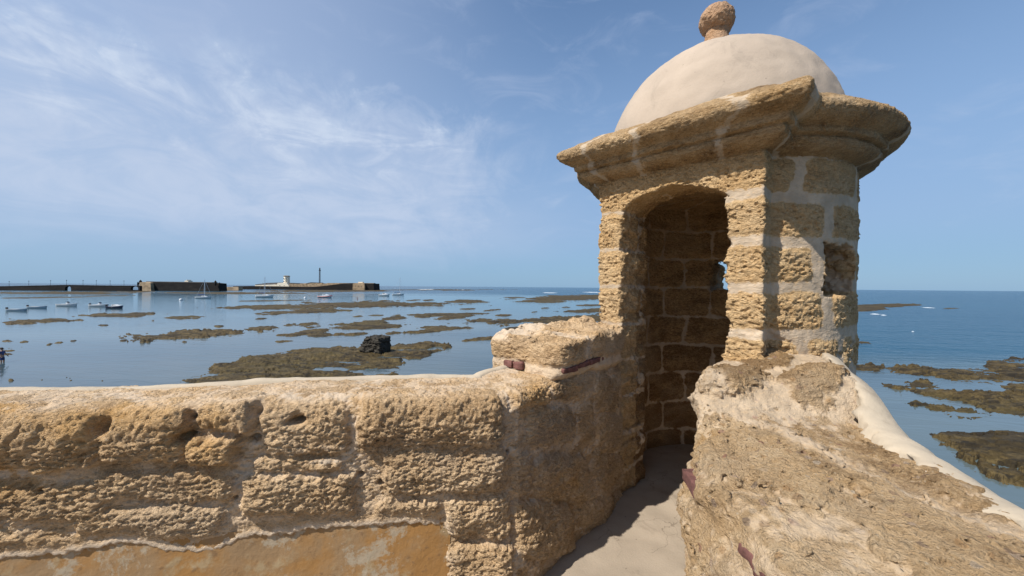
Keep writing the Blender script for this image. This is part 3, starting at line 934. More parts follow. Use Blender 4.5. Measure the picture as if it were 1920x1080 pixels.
def st_box(x0, y0, x1, y1, rel=0.03, tone=0.0):
    """a stone given by its outline in the photo, laid on the wall face: (s, z) box"""
    pts = []
    for px, py in ((x0, y0), (x1, y0), (x0, y1), (x1, y1)):
        if px < 958:
            s, z = on_line(px, py, PA, PC)
        else:
            s, z = on_line(px, py, PC, PE); s += L1
        pts.append((s, z))
    s0, s1 = (pts[0][0] + pts[2][0]) / 2, (pts[1][0] + pts[3][0]) / 2
    za, zb = (pts[0][1] + pts[2][1]) / 2, (pts[1][1] + pts[3][1]) / 2
    hz = (pts[0][1] - pts[2][1] + pts[1][1] - pts[3][1]) / 4
    return ((s0 + s1) / 2, (za + zb) / 2, (s1 - s0) / 2, hz, (zb - za) / max(1e-3, s1 - s0), rel, tone)

STONES = [st_box(*a) for a in [
    (-90, 742, 208, 880, 0.05, -0.2), (182, 760, 358, 868, 0.045, 0.1), (368, 742, 486, 806, 0.05, 0.0), (350, 812, 458, 870, 0.045, 0.2),
    (484, 752, 656, 852, 0.022, 0.6), (668, 732, 952, 836, 0.05, -0.1), (470, 856, 650, 884, 0.016, 0.3), (460, 886, 672, 962, 0.032, 0.4),
    (714, 828, 956, 922, 0.032, 0.2), (690, 936, 828, 982, 0.022, 0.2), (834, 926, 958, 1008, 0.030, 0.9), (-90, 900, 200, 985, 0.022, -0.1),
    (180, 880, 440, 940, 0.020, 0.2), (150, 950, 420, 1006, 0.022, 0.3), (-90, 1000, 160, 1040, 0.018, 0.1), (560, 968, 690, 985, 0.012, 0.0),
    (836, 1016, 958, 1100, 0.035, 0.3),
    (962, 716, 1030, 758, 0.028, 0.0), (1035, 716, 1095, 752, 0.014, -0.2), (986, 764, 1078, 838, 0.022, 0.1), (1084, 756, 1112, 830, 0.016, 0.0), (1112, 712, 1160, 770, 0.014, -0.1),
    (1118, 776, 1185, 850, 0.016, 0.2), (1000, 852, 1100, 935, 0.03, 0.3), (1106, 850, 1186, 905, 0.022, 0.2), (962, 938, 1060, 1030, 0.035, 0.4), (1064, 930, 1182, 980, 0.02, 0.1),
    (962, 846, 998, 930, 0.02, 0.3),
]]
def wall_relief(s, z, P):
    wob = samp(V_SOFT, P, (0.8, 0.8, 0.8), 14.0)
    wob2 = samp(V_ROUGH, P, (0.7, 0.7, 0.7), 25.0)
    rel = np.zeros(len(s), np.float32); tone = np.zeros(len(s), np.float32); cover = np.zeros(len(s), np.float32)
    for cs, cz, hs, hz, sl, a, t in STONES:
        ds = np.abs(s - cs) - hs; dz_ = np.abs(z - cz - sl * (s - cs)) - hz
        rr = min(hs, hz) * 0.55
        ds = ds + rr + 0.010 * wob + 0.006 * wob2; dz_ = dz_ + rr + 0.010 * wob2 - 0.006 * wob
        dd = np.hypot(np.maximum(ds, 0), np.maximum(dz_, 0)) + np.minimum(np.maximum(ds, dz_), 0) - rr
        m = smooth(-dd, -0.008, 0.022)
        dome = smooth(-dd, -0.01, min(hs, hz) * 0.75)
        rel = np.maximum(rel, m * a * 0.75 + dome * a * 0.5)
        tone = np.where(m > 0.5, t, tone)
        cover = np.maximum(cover, m)
    return rel, tone, cover

def path_at(s):
    s = np.asarray(s)
    a = np.clip(s, None, L1)
    b = np.clip(s - L1, 0, None)
    X = PA[0] + D1[0] * a + D2[0] * b; Y = PA[1] + D1[1] * a + D2[1] * b
    k = smooth(s, L1 - 0.28, L1 + 0.28)
    a1 = math.atan2(D1[1], D1[0]); a2 = math.atan2(D2[1], D2[0])
    an = a1 + (a2 - a1) * k
    # ease the corner
    kk = np.exp(-((s - L1) / 0.05) ** 2) * 0.02
    return X - np.sin(an) * kk, Y + np.cos(an) * kk, -np.sin(an), np.cos(an)

WT = 0.46
def h_top(s):
    return 1.045 + 0.008 * np.sin(s * 3.1) + 0.012 * smooth(s, L1 - 0.1, L1 + 0.3)

def left_wall():
    ds = 0.005
    s = np.arange(0.0, L1 + L2, ds)
    # profile: parameter list (kind) front face z, shoulder arc, top
    rs = 0.11
    zf = np.arange(-0.04, 1.045 - rs, ds)
    arc = np.linspace(0, math.pi / 2, 34)[1:]
    tp = np.arange(0.007, WT - rs, 0.007)
    off = np.concatenate([np.zeros(len(zf)), rs * (1 - np.cos(arc)), rs + tp])
    zz = np.concatenate([zf, 1.045 - rs + rs * np.sin(arc), np.full(len(tp), 1.045)])
    n_o = np.concatenate([-np.ones(len(zf)), -np.cos(arc), np.zeros(len(tp))])
    n_z = np.concatenate([np.zeros(len(zf)), np.sin(arc), np.ones(len(tp))])
    S, O = np.meshgrid(s, off); _, Z = np.meshgrid(s, zz); _, NO = np.meshgrid(s, n_o); _, NZ = np.meshgrid(s, n_z)
    sh = S.shape
    S, O, Z, NO, NZ = [a.ravel().astype(np.float32) for a in (S, O, Z, NO, NZ)]
    Z = Z + (h_top(S) - 1.045) * smooth(Z, 0.5, 1.0)
    X, Y, mx, my = path_at(S)
    P = np.stack([X + mx * O, Y + my * O, Z], -1).astype(np.float32)
    rel, tone, cover = wall_relief(S, Z + np.maximum(O - rs, 0), P)
    topm = smooth(NZ, 0.55, 0.95)
    n = rough_stone(P, 1.0)
    ragged = samp(V_ROUGH, P, (1.0, 1.0, 0.6), 50.0)
    low = samp(V_SOFT, P, (0.9, 0.9, 0.7), 66.0)
    st = np.maximum(cover, 0.55)
    disp = 1.15 * rel * (1 - 0.8 * topm) + n * (0.40 + 0.75 * st) * (1 - 0.45 * topm) + 0.003 * ragged * (0.4 + 0.6 * st) * (1 - 0.6 * topm) + 0.006 * low
    # deep holes between the stones
    for px, py, rad, dep in ((200, 800, .028, .07), (348, 818, .02, .08), (478, 772, .02, .05), (560, 787, .022, .09), (545, 790, .012, .05), (675, 890, .013, .05), (714, 905, .013, .06), (82, 918, .012, .05), (440, 933, .010, .04), (480, 820, .016, .05), (355, 780, .012, .06), (955, 850, .010, .05)):
        hs, hz = on_line(px, py, PA, PC)
        q2 = ((S - hs) / rad) ** 2 * 0.6 + ((Z - hz) / rad) ** 2
        disp -= dep * np.exp(-q2 ** 1.5) * (NO < -0.2)
    # lower render: the masonry steps back behind it
    zb = np.interp(S, [on_line(x, y, PA, PC)[0] for x, y in ((0, 1050), (130, 1036), (230, 1018), (300, 1026), (370, 1036), (440, 1022), (480, 1002), (640, 990), (760, 984), (824, 982), (832, 1040), (840, 1100))],
                   [on_line(x, y, PA, PC)[1] for x, y in ((0, 1050), (130, 1036), (230, 1018), (300, 1026), (370, 1036), (440, 1022), (480, 1002), (640, 990), (760, 984), (824, 982), (832, 1060), (840, 1300))])
    zb = zb + 0.008 * samp(V_ROUGH, P, (0.7, 0.7, 9.0), 17.0)
    inskirt = (S < on_line(838, 1000, PA, PC)[0])
    under = smooth(zb - Z, -0.004, 0.010) * inskirt
    lip = np.exp(-((Z - zb - 0.012) / 0.020) ** 2) * inskirt
    near_b = np.where(inskirt, smooth(Z - zb, 0.0, 0.14), 1.0)
    disp = disp * (0.18 + 0.82 * near_b) + 0.009 * lip
    disp = disp * (1 - under) - 0.05 * under
    # foot of the passage wall bulges out
    disp += 0.07 * smooth(Z, 0.45, 0.10) * smooth(S, L1 - 0.25, L1 + 0.05) * (1 - smooth(S, L1 + 0.7, L1 + 1.25))
    P[:, 0] += mx * NO * disp; P[:, 1] += my * NO * disp; P[:, 2] += NZ * disp
    nz = samp(V_ROUGH, P, (0.8, 0.8, 0.5), 41.0)
    mort = (1 - cover) * smooth(nz, -0.8, 0.6) * 0.9
    patchy = smooth(samp(V_SOFT, P, (1.1, 1.1, 0.8), 29.0) + 0.4 * nz, 0.2, 1.0)
    mort = np.maximum(mort * (0.55 + 0.45 * patchy), topm * smooth(nz + 1.0, 0.2, 1.6) * 0.65)
    mort = np.maximum(mort, lip)
    # white pointing in places
    def wall_sz(px, py):
        if px < 958:
            return on_line(px, py, PA, PC)
        s_, z_ = on_line(px, py, PC, PE)
        return s_ + L1, z_
    for px, py, a, b in ((1050, 762, .16, .012), (1082, 800, .010, .08), (1112, 770, .010, .14), (1150, 705, .06, .012), (975, 740, .018, .05), (1000, 850, .12, .014), (1150, 850, .10, .010), (1100, 930, .012, .07), (1040, 940, .16, .012), (985, 905, .010, .07), (970, 800, .016, .14), (662, 800, .012, .11), (600, 838, .12, .018), (430, 762, .10, .02), (615, 862, .10, .012), (840, 905, .14, .016), (842, 1010, .035, .16), (960, 760, .014, .10), (560, 745, .25, .035), (230, 765, .05, .012)):
        hs, hz = wall_sz(px, py)
        q2 = ((S - hs) / a) ** 2 + ((Z + np.maximum(O - rs, 0) - hz) / b) ** 2
        mort = np.maximum(mort, 1.15 * np.exp(-q2 ** 1.3) * (1 - 0.55 * (rel > 0.02)) * smooth(nz, -1.2, 0.3))
    nr, nc = sh
    idx = np.arange(nr * nc).reshape(nr, nc)
    Q = np.stack([idx[:-1, :-1], idx[:-1, 1:], idx[1:, 1:], idx[1:, :-1]], -1).reshape(-1, 4)
    return np_mesh('left_masonry', P, Q, attrs={'mortar': np.clip(mort, 0, 1), 'tone': tone + 0.25 * low})

link('masonry', left_wall(), M_WALL, parapet, True)

def sweep(name, prof, s, parent_, m, noise=0.003):
    """profile (offset from face, z) swept along the parapet line"""
    S, I = np.meshgrid(s, np.arange(len(prof)))
    O = np.array([p[0] for p in prof])[I]; Z = np.array([p[1] for p in prof])[I]
    S, O, Z = [a.ravel().astype(np.float32) for a in (S, O, Z)]
    X, Y, mx, my = path_at(S)
    P = np.stack([X + mx * O, Y + my * O, Z + h_top(S) - 1.045 if prof[0][1] > 0.6 else Z], -1).astype(np.float32)
    P += (noise * np.stack([samp(V_SOFT, P, (0.9, 0.9, 0.9), o) for o in (1.0, 50.0, 99.0)], -1))
    nr, nc = len(prof), len(s)
    idx = np.arange(nr * nc).reshape(nr, nc)
    Q = np.stack([idx[:-1, :-1], idx[:-1, 1:], idx[1:, 1:], idx[1:, :-1]], -1).reshape(-1, 4)
    return link(name, np_mesh(name, P, Q), m, parent_, True)

# pale plaster coping on the seaward edge, and the plastered outer face below it
cop = [(WT - 0.075, 1.02), (WT - 0.07, 1.045), (WT - 0.05, 1.054), (WT - 0.02, 1.054), (WT, 1.045), (WT + 0.02, 1.02), (WT + 0.03, 0.95), (WT + 0.035, 0.7), (WT + 0.04, 0.4), (WT + 0.04, -0.1)]
sweep('coping', cop, np.arange(0, L1 + L2 * 0.45, 0.02), parapet, M_COPING, 0.004)
s_sk = on_line(850, 1000, PA, PC)[0]
sk = [(-0.040 + 0.0022 * i, -0.06 + 0.028 * i) for i in range(19)]
sk = [(o, z) for o, z in sk]
o_sk = sweep('plaster_skirt', sk, np.arange(0, s_sk, 0.02), parapet, M_OCHRE, 0.0025)

# raised rounded block where the wall meets the turret
BO = (PC[0] + D2[0] * 0.44, PC[1] + D2[1] * 0.44)
BM = (-D2[1], D2[0])
def end_sdf(P, coarse=False):
    a = (P[:, 0] - BO[0]) * D2[0] + (P[:, 1] - BO[1]) * D2[1]
    b = (P[:, 0] - BO[0]) * BM[0] + (P[:, 1] - BO[1]) * BM[1]
    z = P[:, 2]
    if coarse:
        n = 0; zt = 1.29; o = 0
    else:
        sf = samp(V_SOFT, P, (0.7, 0.7, 0.7), 37.0)
        band = smooth(z, 1.10, 1.13)
        n = rough_stone(P, 0.8) * (0.5 + 0.5 * band) + 0.010 * sf
        o = 0.007 * band - 0.002 - 0.006 * np.exp(-((z - 1.105) / 0.02) ** 2)
        zt = 1.29 + 0.015 * sf - 0.03 * smooth(a, 0.25, 0.0)
    rr = 0.09
    da = np.abs(a - 0.42) - 0.44 - o + rr; db = np.maximum(-b - 0.03 + (0 if coarse else 0.07 * smooth(z, 1.06, 0.98)), b - 0.60) - o + rr
    d2 = np.hypot(np.maximum(da, 0), np.maximum(db, 0)) + np.minimum(np.maximum(da, db), 0) - rr
    dz_ = z - zt
    k = 0.042
    ka = d2 + k; kb = dz_ + k
    d = np.hypot(np.maximum(ka, 0), np.maximum(kb, 0)) + np.minimum(np.maximum(ka, kb), 0) - k
    return np.maximum(d - n, 0.72 - z)
V, Q = surface_nets(end_sdf, (-0.40, 2.22, 0.70), (1.05, 3.5, 1.36), 0.0072)
nz = samp(V_ROUGH, V, (0.6, 0.6, 0.5), 8.0)
a_ = (V[:, 0] - BO[0]) * D2[0] + (V[:, 1] - BO[1]) * D2[1]
b_ = (V[:, 0] - BO[0]) * BM[0] + (V[:, 1] - BO[1]) * BM[1]
mort = np.maximum(smooth(V[:, 2] + 0.01 * nz, 1.125, 1.10) * smooth(V[:, 2] + 0.02 * nz, 1.00, 1.06) * 0.8, np.exp(-((a_ - 0.30 + 0.4 * (b_)) / 0.05) ** 2) * 0.95)
mort = np.maximum(mort, smooth(b_ + 0.02 * nz, 0.34, 0.42) * smooth(V[:, 2], 1.2, 1.26))
link('end_block', np_mesh('end_block', V, Q, attrs={'mortar': np.clip(mort, 0, 1), 'tone': 0.3 * nz}), M_WALL, parapet, True)

def brick(parent_, c, d, length, height, thick, tilt=0.0, seed=0):
    """weathered thin brick: rounded box with chipped surface; c centre, d plan direction"""
    bm = bmesh.new()
    add_box(bm, (-length / 2, -thick / 2, -height / 2), (length / 2, thick / 2, height / 2), min(height, thick) * 0.12)
    bmesh.ops.subdivide_edges(bm, edges=bm.edges[:], cuts=3, use_grid_fill=True)
    V_ = np.array([v.co[:] for v in bm.verts], np.float32)
    dn = 0.0016 * samp(V_ROUGH, V_ + seed * 0.37, (0.3, 0.3, 0.3)) + 0.003 * samp(V_SOFT, V_ + seed, (0.3, 0.3, 0.3))
    bmesh.ops.recalc_face_normals(bm, faces=bm.faces[:]); bm.normal_update()
    for v, q_ in zip(bm.verts, dn):
        v.co += v.normal * float(q_)
    M_ = Matrix.Translation(c) @ Matrix.Rotation(math.atan2(d[1], d[0]), 4, 'Z') @ Matrix.Rotation(tilt, 4, 'Y')
    bm.transform(M_)
    return link('brick', bm_mesh('brick', bm, True), M_BRICK, parent_, True)

for k, (a, ln, dzb, tl) in enumerate(((0.10, 0.16, 1.085, 0.02), (0.255, 0.13, 1.095, -0.04), (0.40, 0.13, 1.10, -0.03), (0.56, 0.14, 1.10, 0.0))):
    brick(parapet, Vector((BO[0] + D2[0] * a + 0.004 * BM[0], BO[1] + D2[1] * a + 0.004 * BM[1], dzb)), D2, ln, 0.034, 0.07, tl, k)
for k, (b, ln) in enumerate(((0.40, 0.07), (0.31, 0.08))):
    brick(parapet, Vector((BO[0] + BM[0] * b + D2[0] * 0.005, BO[1] + BM[1] * b + D2[1] * 0.005, 1.08)), BM, ln, 0.045, 0.06, 0.05, 9 + k)


# ------------------------------------------------------------------ near right parapet
near = empty('parapet_wall', (1.1, 1.2, 0))
tag(near, 'broad rubble-topped parapet in the right foreground, sloping white plaster on its sea edge', 'wall')
POLY = np.array([(0.60, -0.3), (0.60, 1.22), (0.635, 1.42), (0.74, 1.62), (0.90, 1.84), (0.97, 2.02), (1.12, 2.26), (1.35, 2.55), (1.9, 2.9), (2.20, 2.88), (2.05, 2.50), (1.90, 2.22), (1.735, 1.92), (1.655, 1.74), (1.43, 1.08), (1.14, -0.3)], np.float32)
def blob(x, y, cx, cy, rx, ry, an=0.0):
    c, s = math.cos(an), math.sin(an)
    u = ((x - cx) * c + (y - cy) * s) / rx; v = (-(x - cx) * s + (y - cy) * c) / ry
    return 1 - np.sqrt(u * u + v * v)

H_STONES = [(1.14, 2.00, 0.25, 0.15, 0.80, 0.075), (1.52, 1.95, 0.21, 0.13, 0.80, 0.055), (1.55, 2.32, 0.2, 0.12, 0.6, 0.03), (0.86, 1.35, 0.26, 0.42, -0.15, 0.028), (1.0, 0.85, 0.2, 0.3, -0.2, 0.02), (1.42, 1.35, 0.10, 0.35, -0.35, 0.015)]
def right_masks(P):
    x, y = P[:, 0], P[:, 1]
    wob = 0.25 * samp(V_ROUGH, P, (0.8, 0.8, 0.8), 70.0) + 0.12 * samp(V_SOFT, P, (0.6, 0.6, 0.6), 45.0)
    st = np.zeros(len(x), np.float32); rel = np.zeros(len(x), np.float32)
    for cx, cy, rx, ry, an, a in H_STONES:
        hump = cy > 1.8
        b = blob(x, y, cx, cy, rx, ry, an) + wob * (0.45 if hump else 1.0)
        m = smooth(b, 0.0, 0.14)
        st = np.maximum(st, m)
        rel = np.maximum(rel, a * (0.6 * m + 0.4 * smooth(b, 0.0, 0.7)))
    return st, rel
def right_zt(x, y):
    base = 0.985 + 0.02 * smooth(y, 0.6, 1.6)
    lim = 1.80 - 0.05 * (x - 0.9)
    hump = smooth(y, lim - 0.09, lim + 0.14) * (0.115 + 0.045 * smooth(x, 1.1, 1.6)) + 0.03 * smooth(y, 2.1, 2.5)
    # weathered fall towards the sea edge
    return base + hump
def right_sdf(P, coarse=False):
    x, y, z = P[:, 0], P[:, 1], P[:, 2]
    d2 = poly_sd(x, y, POLY)
    zt = right_zt(x, y)
    inn = smooth(x - 0.37 * y, 0.35, 0.1)
    if not coarse:
        st, rel = right_masks(P)
        sf = samp(V_SOFT, P, (0.8, 0.8, 0.8), 23.0)
        n = rough_stone(P, 1.0) * (0.42 + 0.55 * st) + 0.0030 * samp(V_ROUGH, P, (0.5, 0.5, 0.4), 80.0) + 0.010 * sf
        zt = zt + rel
        # the inner face: rounded stones under the top, a sunk bed at the brick course
        face = 0.020 * samp(V_SOFT, P, (0.55, 0.55, 0.4), 55.0) - 0.030 * np.exp(-((z - 0.90) / 0.035) ** 2)
        d2 = d2 - face * inn
    else:
        n = 0.0
    k = 0.09
    a = d2 + k; b = (z - zt) + k
    d = np.hypot(np.maximum(a, 0), np.maximum(b, 0)) + np.minimum(np.maximum(a, b), 0) - k
    return np.maximum(d - n, 0.0 - z)
V, Q = surface_nets(right_sdf, (0.45, 0.28, 0.30), (2.35, 2.95, 1.30), 0.006)
st, rel = right_masks(V)
nz = samp(V_ROUGH, V, (0.5, 0.5, 0.5), 8.0); sf = samp(V_SOFT, V, (0.9, 0.9, 0.9), 61.0)
mort = (1 - st) * smooth(0.9 * nz + 0.45 * sf, -0.4, 1.5) * 0.65
# a pale pointing band runs across the top
ln = V[:, 0] - (1.02 + (1.75 - V[:, 1]) * 0.28)
mort = np.maximum(mort, np.exp(-((ln + 0.02 * nz) / 0.055) ** 2) * 0.8 * smooth(V[:, 1], 0.4, 0.9))
mort = np.maximum(mort, (1 - st) * smooth(V[:, 1] + 0.05 * nz, 1.66, 1.74) * 0.75)
mort = np.clip(mort, 0, 1)
link('masonry', np_mesh('right_masonry', V, Q, attrs={'mortar': mort, 'tone': 0.5 * sf - 1.3 * st * (V[:, 1] > 1.72)}), M_WALL_R, near, True)

# white plaster on the sea edge
def sea_edge():
    pts = np.array([(1.14, -0.3), (1.285, 0.45), (1.43, 1.08), (1.655, 1.74), (1.735, 1.92), (1.90, 2.22), (2.05, 2.50), (2.20, 2.86)])
    seg = np.hypot(*np.diff(pts, axis=0).T); cs = np.concatenate([[0], np.cumsum(seg)])
    t = np.arange(0, cs[-1], 0.012)
    ker = np.ones(13) / 13
    X = np.interp(t, cs, pts[:, 0]); Y = np.interp(t, cs, pts[:, 1])
    X = np.convolve(np.pad(X, 6, 'edge'), ker, 'valid'); Y = np.convolve(np.pad(Y, 6, 'edge'), ker, 'valid')
    tx, ty = np.gradient(X), np.gradient(Y); L = np.hypot(tx, ty); tx /= L; ty /= L
    nx, ny = ty, -tx
    prof = [(-0.135, -0.06), (-0.118, -0.016), (-0.105, -0.008), (-0.07, -0.008), (-0.035, -0.013), (0.0, -0.026), (0.035, -0.05), (0.056, -0.085), (0.066, -0.13), (0.075, -0.25), (0.08, -0.5), (0.08, -1.2)]
    rows = []
    for o, dz_ in prof:
        o = np.where(o < 0, o * (1 - 0.5 * smooth(Y, 1.55, 1.85)), o)
        x = X + nx * o; y = Y + ny * o
        z = right_zt(X - nx * 0.12, Y - ny * 0.12)
        z = np.convolve(np.pad(z, 12, 'edge'), np.ones(25) / 25, 'valid') + dz_ + 0.022
        rows.append(np.stack([x, y, z], -1))
    P = np.concatenate(rows).astype(np.float32)
    wv_ = samp(V_SOFT, P, (0.7, 0.7, 0.7), 19.0); rg_ = samp(V_ROUGH, P, (0.5, 0.5, 0.5), 6.0)
    n0 = len(t)
    P[:, 2] += 0.006 * wv_
    for j in range(2):                                   # ragged inner border
        sl = slice(j * n0, (j + 1) * n0)
        P[sl, 0] += nx * 0.012 * rg_[sl]; P[sl, 1] += ny * 0.012 * rg_[sl]
    idx = np.arange(len(P)).reshape(len(prof), n0)
    Q = np.stack([idx[:-1, :-1], idx[1:, :-1], idx[1:, 1:], idx[:-1, 1:]], -1).reshape(-1, 4)
    return np_mesh('sea_edge', P, Q)
link('coping', sea_edge(), M_COPING, near, True)
for k, (bx, by, ddx, ddy, ln_) in enumerate(((0.655, 1.345, 0.13, 1.0, 0.22), (0.637, 0.955, 0.0, 1.0, 0.16))):
    brick(near, Vector((bx + 0.016, by, 0.905)), (ddx, ddy), ln_, 0.05, 0.085, 0.05, 20 + k)


# ------------------------------------------------------------------ block standing on the reef
blk_p = on_level(698, 660, SEA + 0.25)
def block_sdf(P, coarse=False):
    x, y, z = P[:, 0], P[:, 1], P[:, 2]
    n = 0 if coarse else 0.07 * samp(V_ROUGH, P, (4, 4, 2.5)) - 0.10 * np.exp(-((z - 1.05) / 0.07) ** 2) - 0.05 * np.exp(-((z - 0.5) / 0.05) ** 2)
    cham = (-(x) * 0.75 + z * 0.66) - 1.55
    q_ = [np.abs(x) - 1.28 + 0.25, np.abs(y) - 1.1 + 0.25, np.abs(z - 0.6) - 1.12 + 0.25]
    d = np.sqrt(sum(np.maximum(a, 0) ** 2 for a in q_)) + np.minimum(np.maximum(np.maximum(q_[0], q_[1]), q_[2]), 0) - 0.25
    return np.maximum(d, cham) - n
V, Q = surface_nets(block_sdf, (-1.8, -1.6, -0.6), (1.8, 1.6, 2.1), 0.06, 0.25)
o = link('stone_block', np_mesh('stone_block', V, Q), M_BLOCK)
o.location = (blk_p.x, blk_p.y + 1.0, SEA + 0.10)
o.rotation_euler = (0, 0, R(-14))
tag(o, 'black weathered square masonry block standing alone on the reef', 'stone block')


# ------------------------------------------------------------------ far shore
YF = 395.0
def W(px, py, Y=None):
    Y = YF if Y is None else Y
    p = at(px, py, Y)
    return p.x, p.z

def prism_px(bm, pts, Y, thick):
    add_prism(bm, [W(x, y, Y) for x, y in pts], Y, Y + thick)

def far_part(name, pts, Y, thick, m, parent_):
    bm = bmesh.new(); prism_px(bm, pts, Y, thick)
    return link(name, bm_mesh(name, bm), m, parent_, True)

# causeway with two arched openings
def causeway():
    x0, _ = W(-70, 540); x1, _ = W(262, 540)
    root = empty('causeway', ((x0 + x1) / 2, YF, SEA))
    tag(root, 'long dark stone causeway with two arched openings reaching the island castle', 'causeway')
    top = lambda px: np.interp(px, [-70, 0, 60, 125, 200, 262], [538.2, 537.0, 535.8, 534.4, 535.6, 536.0])
    bot = 546.5
    holes = [(121.5, 133.0, 545.4, 536.6), (245, 259, 543.6, 536.9)]
    bm = bmesh.new()
    def column(a, b, ya, yb, yc, yd):        # quad from top edge (ya at a, yb at b) to bottom (yc, yd)
        prism_px(bm, [(a, ya), (b, yb), (b, yd), (a, yc)], YF, 2.6)
    xs = sorted(set([-70, -20, 30, 80, 121.5, 133, 160, 200, 245, 259, 262]))
    for a, b in zip(xs, xs[1:]):
        h = [q for q in holes if q[0] <= a and b <= q[1]]
        if not h:
            column(a, b, top(a), top(b), bot, bot)
        else:
            hx0, hx1, hb, ht = h[0]
            n = 12
            for i in range(n):
                u0, u1 = i / n, (i + 1) / n
                px0, px1 = hx0 + (hx1 - hx0) * u0, hx0 + (hx1 - hx0) * u1
                arch = lambda u: ht + (hb - ht) * 0.45 * (1 - math.sqrt(max(0, 1 - (2 * u - 1) ** 2)))
                column(px0, px1, top(px0), top(px1), max(arch(u0), top(px0) + .3), max(arch(u1), top(px1) + .3))
            column(hx0, hx1, hb, hb, bot, bot)
    link('wall', bm_mesh('causeway_wall', bm), M_DARKWALL, root, True)
    bm = bmesh.new()
    for a, b in zip(xs, xs[1:]):
        prism_px(bm, [(a, top(a) - 0.45), (b, top(b) - 0.45), (b, top(b) - 0.02), (a, top(a) - 0.02)], YF - 0.3, 0.8)
    link('railing', bm_mesh('causeway_parapet', bm), M_ROOF, root, True)
causeway()

# lamp posts along the causeway
def lamp_post(px, first=[None]):
    top = float(np.interp(px, [-70, 0, 60, 125, 200, 262], [538.2, 537.0, 535.8, 534.4, 535.6, 536.0]))
    x, z = W(px, top - 0.4)
    if first[0] is None:
        r = empty('lamp_post', (x, YF + 1.3, z))
        bm = bmesh.new(); add_tube(bm, (0, 0, -0.4), (0, 0, 4.2), 0.14, 0.09, 6)
        link('pole', bm_mesh('lamp_pole', bm), M_IRON, r)
        bm = bmesh.new(); add_lathe(bm, [(0, 4.2), (0.22, 4.25), (0.34, 4.75), (0.36, 4.8), (0.1, 5.1), (0, 5.15)], 8)
        link('lantern', bm_mesh('lamp_lantern', bm), M_IRON, r)
        first[0] = r
    else:
        r = first[0].copy(); COL.objects.link(r); r.location = (x, YF + 1.3, z)
        for ch in first[0].children:
            c_ = ch.copy(); COL.objects.link(c_); c_.parent = r
    return tag(r, 'small dark lamp post standing on the top of the distant causeway', 'lamp post', 'lamp posts along the causeway')
for px in (14, 51, 92, 122, 153, 178, 204, 230):
    lamp_post(px)

# island castle
YF = 440.0
def castle():
    x0, _ = W(259, 540); x1, _ = W(412, 540)
    root = empty('island_castle', ((x0 + x1) / 2, YF - 14, SEA))
    tag(root, 'long low dark fortress on the left, small corner turrets at each end', 'castle')
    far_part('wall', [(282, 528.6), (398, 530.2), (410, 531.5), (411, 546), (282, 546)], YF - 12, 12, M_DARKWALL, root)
    far_part('end_wall', [(262, 529.5), (268, 528.5), (282.2, 530.5), (283, 546.2), (259.5, 546.2)], YF - 16, 14, M_WARMWALL, root)  # sunny end: its sunlight is put into the colour, paler than the front
    far_part('parapet', [(274, 527.4), (398, 529.0), (398, 530.4), (274, 528.9)], YF - 9, 8, M_ROOF, root)
    far_part('keep', [(346, 526.2), (349, 526.2), (349, 524.6), (350.2, 524.6), (350.2, 526.4), (353, 526.4), (353, 529.5), (346, 529.5)], YF + 4, 6, M_WHITEWASH, root)
    def bartizan(px, ytop, ybot, wpx):
        bm = bmesh.new()
        x, zt = W(px, ytop, YF - 14); _, zb = W(px, ybot, YF - 14)
        r_ = wpx / F * YF / 2
        add_lathe(bm, [(0.0, zb - 2), (r_ * 0.4, zb - 1.5), (r_, zb), (r_, zb + (zt - zb) * 0.55), (r_ * 1.15, zb + (zt - zb) * 0.58), (r_ * 0.85, zb + (zt - zb) * 0.72), (r_ * 0.3, zt - 0.3), (0, zt)], 10, (x, YF - 14, 0))
        b_ = link('corner_turret', bm_mesh('corner_turret', bm, False), M_DARKWALL, root, True)
    bartizan(263.5, 524.5, 532, 4.0); bartizan(258.8, 528.0, 534.5, 2.6); bartizan(404, 525.5, 533, 3.4); bartizan(411, 529, 535, 3.0)
castle()

YF = 500.0
# pale quay wall between castle and fort
o = far_part('quay_wall', [(410, 538.2), (447, 537.6), (447, 544.6), (410, 544.8)], YF - 2, 8, M_WARMWALL, None)
tag(o, 'low pale tan wall right beside the dark island castle', 'wall')

YF = 640.0
def fort():
    x0, _ = W(437, 540); x1, _ = W(702, 540)
    root = empty('sea_fort', ((x0 + x1) / 2, YF, SEA))
    tag(root, 'distant sea fort whose dark ramparts end in a blunt bastion by open water', 'fort')
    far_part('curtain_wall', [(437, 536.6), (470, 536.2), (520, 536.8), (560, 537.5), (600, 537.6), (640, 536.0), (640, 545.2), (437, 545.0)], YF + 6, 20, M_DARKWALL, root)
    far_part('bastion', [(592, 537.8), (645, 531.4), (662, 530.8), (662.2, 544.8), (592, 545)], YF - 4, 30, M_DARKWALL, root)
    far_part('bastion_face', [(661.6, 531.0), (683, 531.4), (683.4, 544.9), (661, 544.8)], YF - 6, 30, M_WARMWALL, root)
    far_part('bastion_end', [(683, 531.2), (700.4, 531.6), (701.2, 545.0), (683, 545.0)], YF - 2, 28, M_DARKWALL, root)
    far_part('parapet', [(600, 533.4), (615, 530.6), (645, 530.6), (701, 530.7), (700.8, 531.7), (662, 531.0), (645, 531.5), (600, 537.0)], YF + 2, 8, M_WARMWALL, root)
    far_part('gun_house', [(671.5, 528.6), (680, 528.6), (680, 531), (671.5, 531)], YF + 8, 6, M_WHITEWASH, root)
    for px in (666, 671, 677):
        far_part('embrasure', [(px, 536), (px + 1.3, 536), (px + 1.3, 537.2), (px, 537.2)], YF - 6.1, 0.4, M_BLACK, root)
fort()

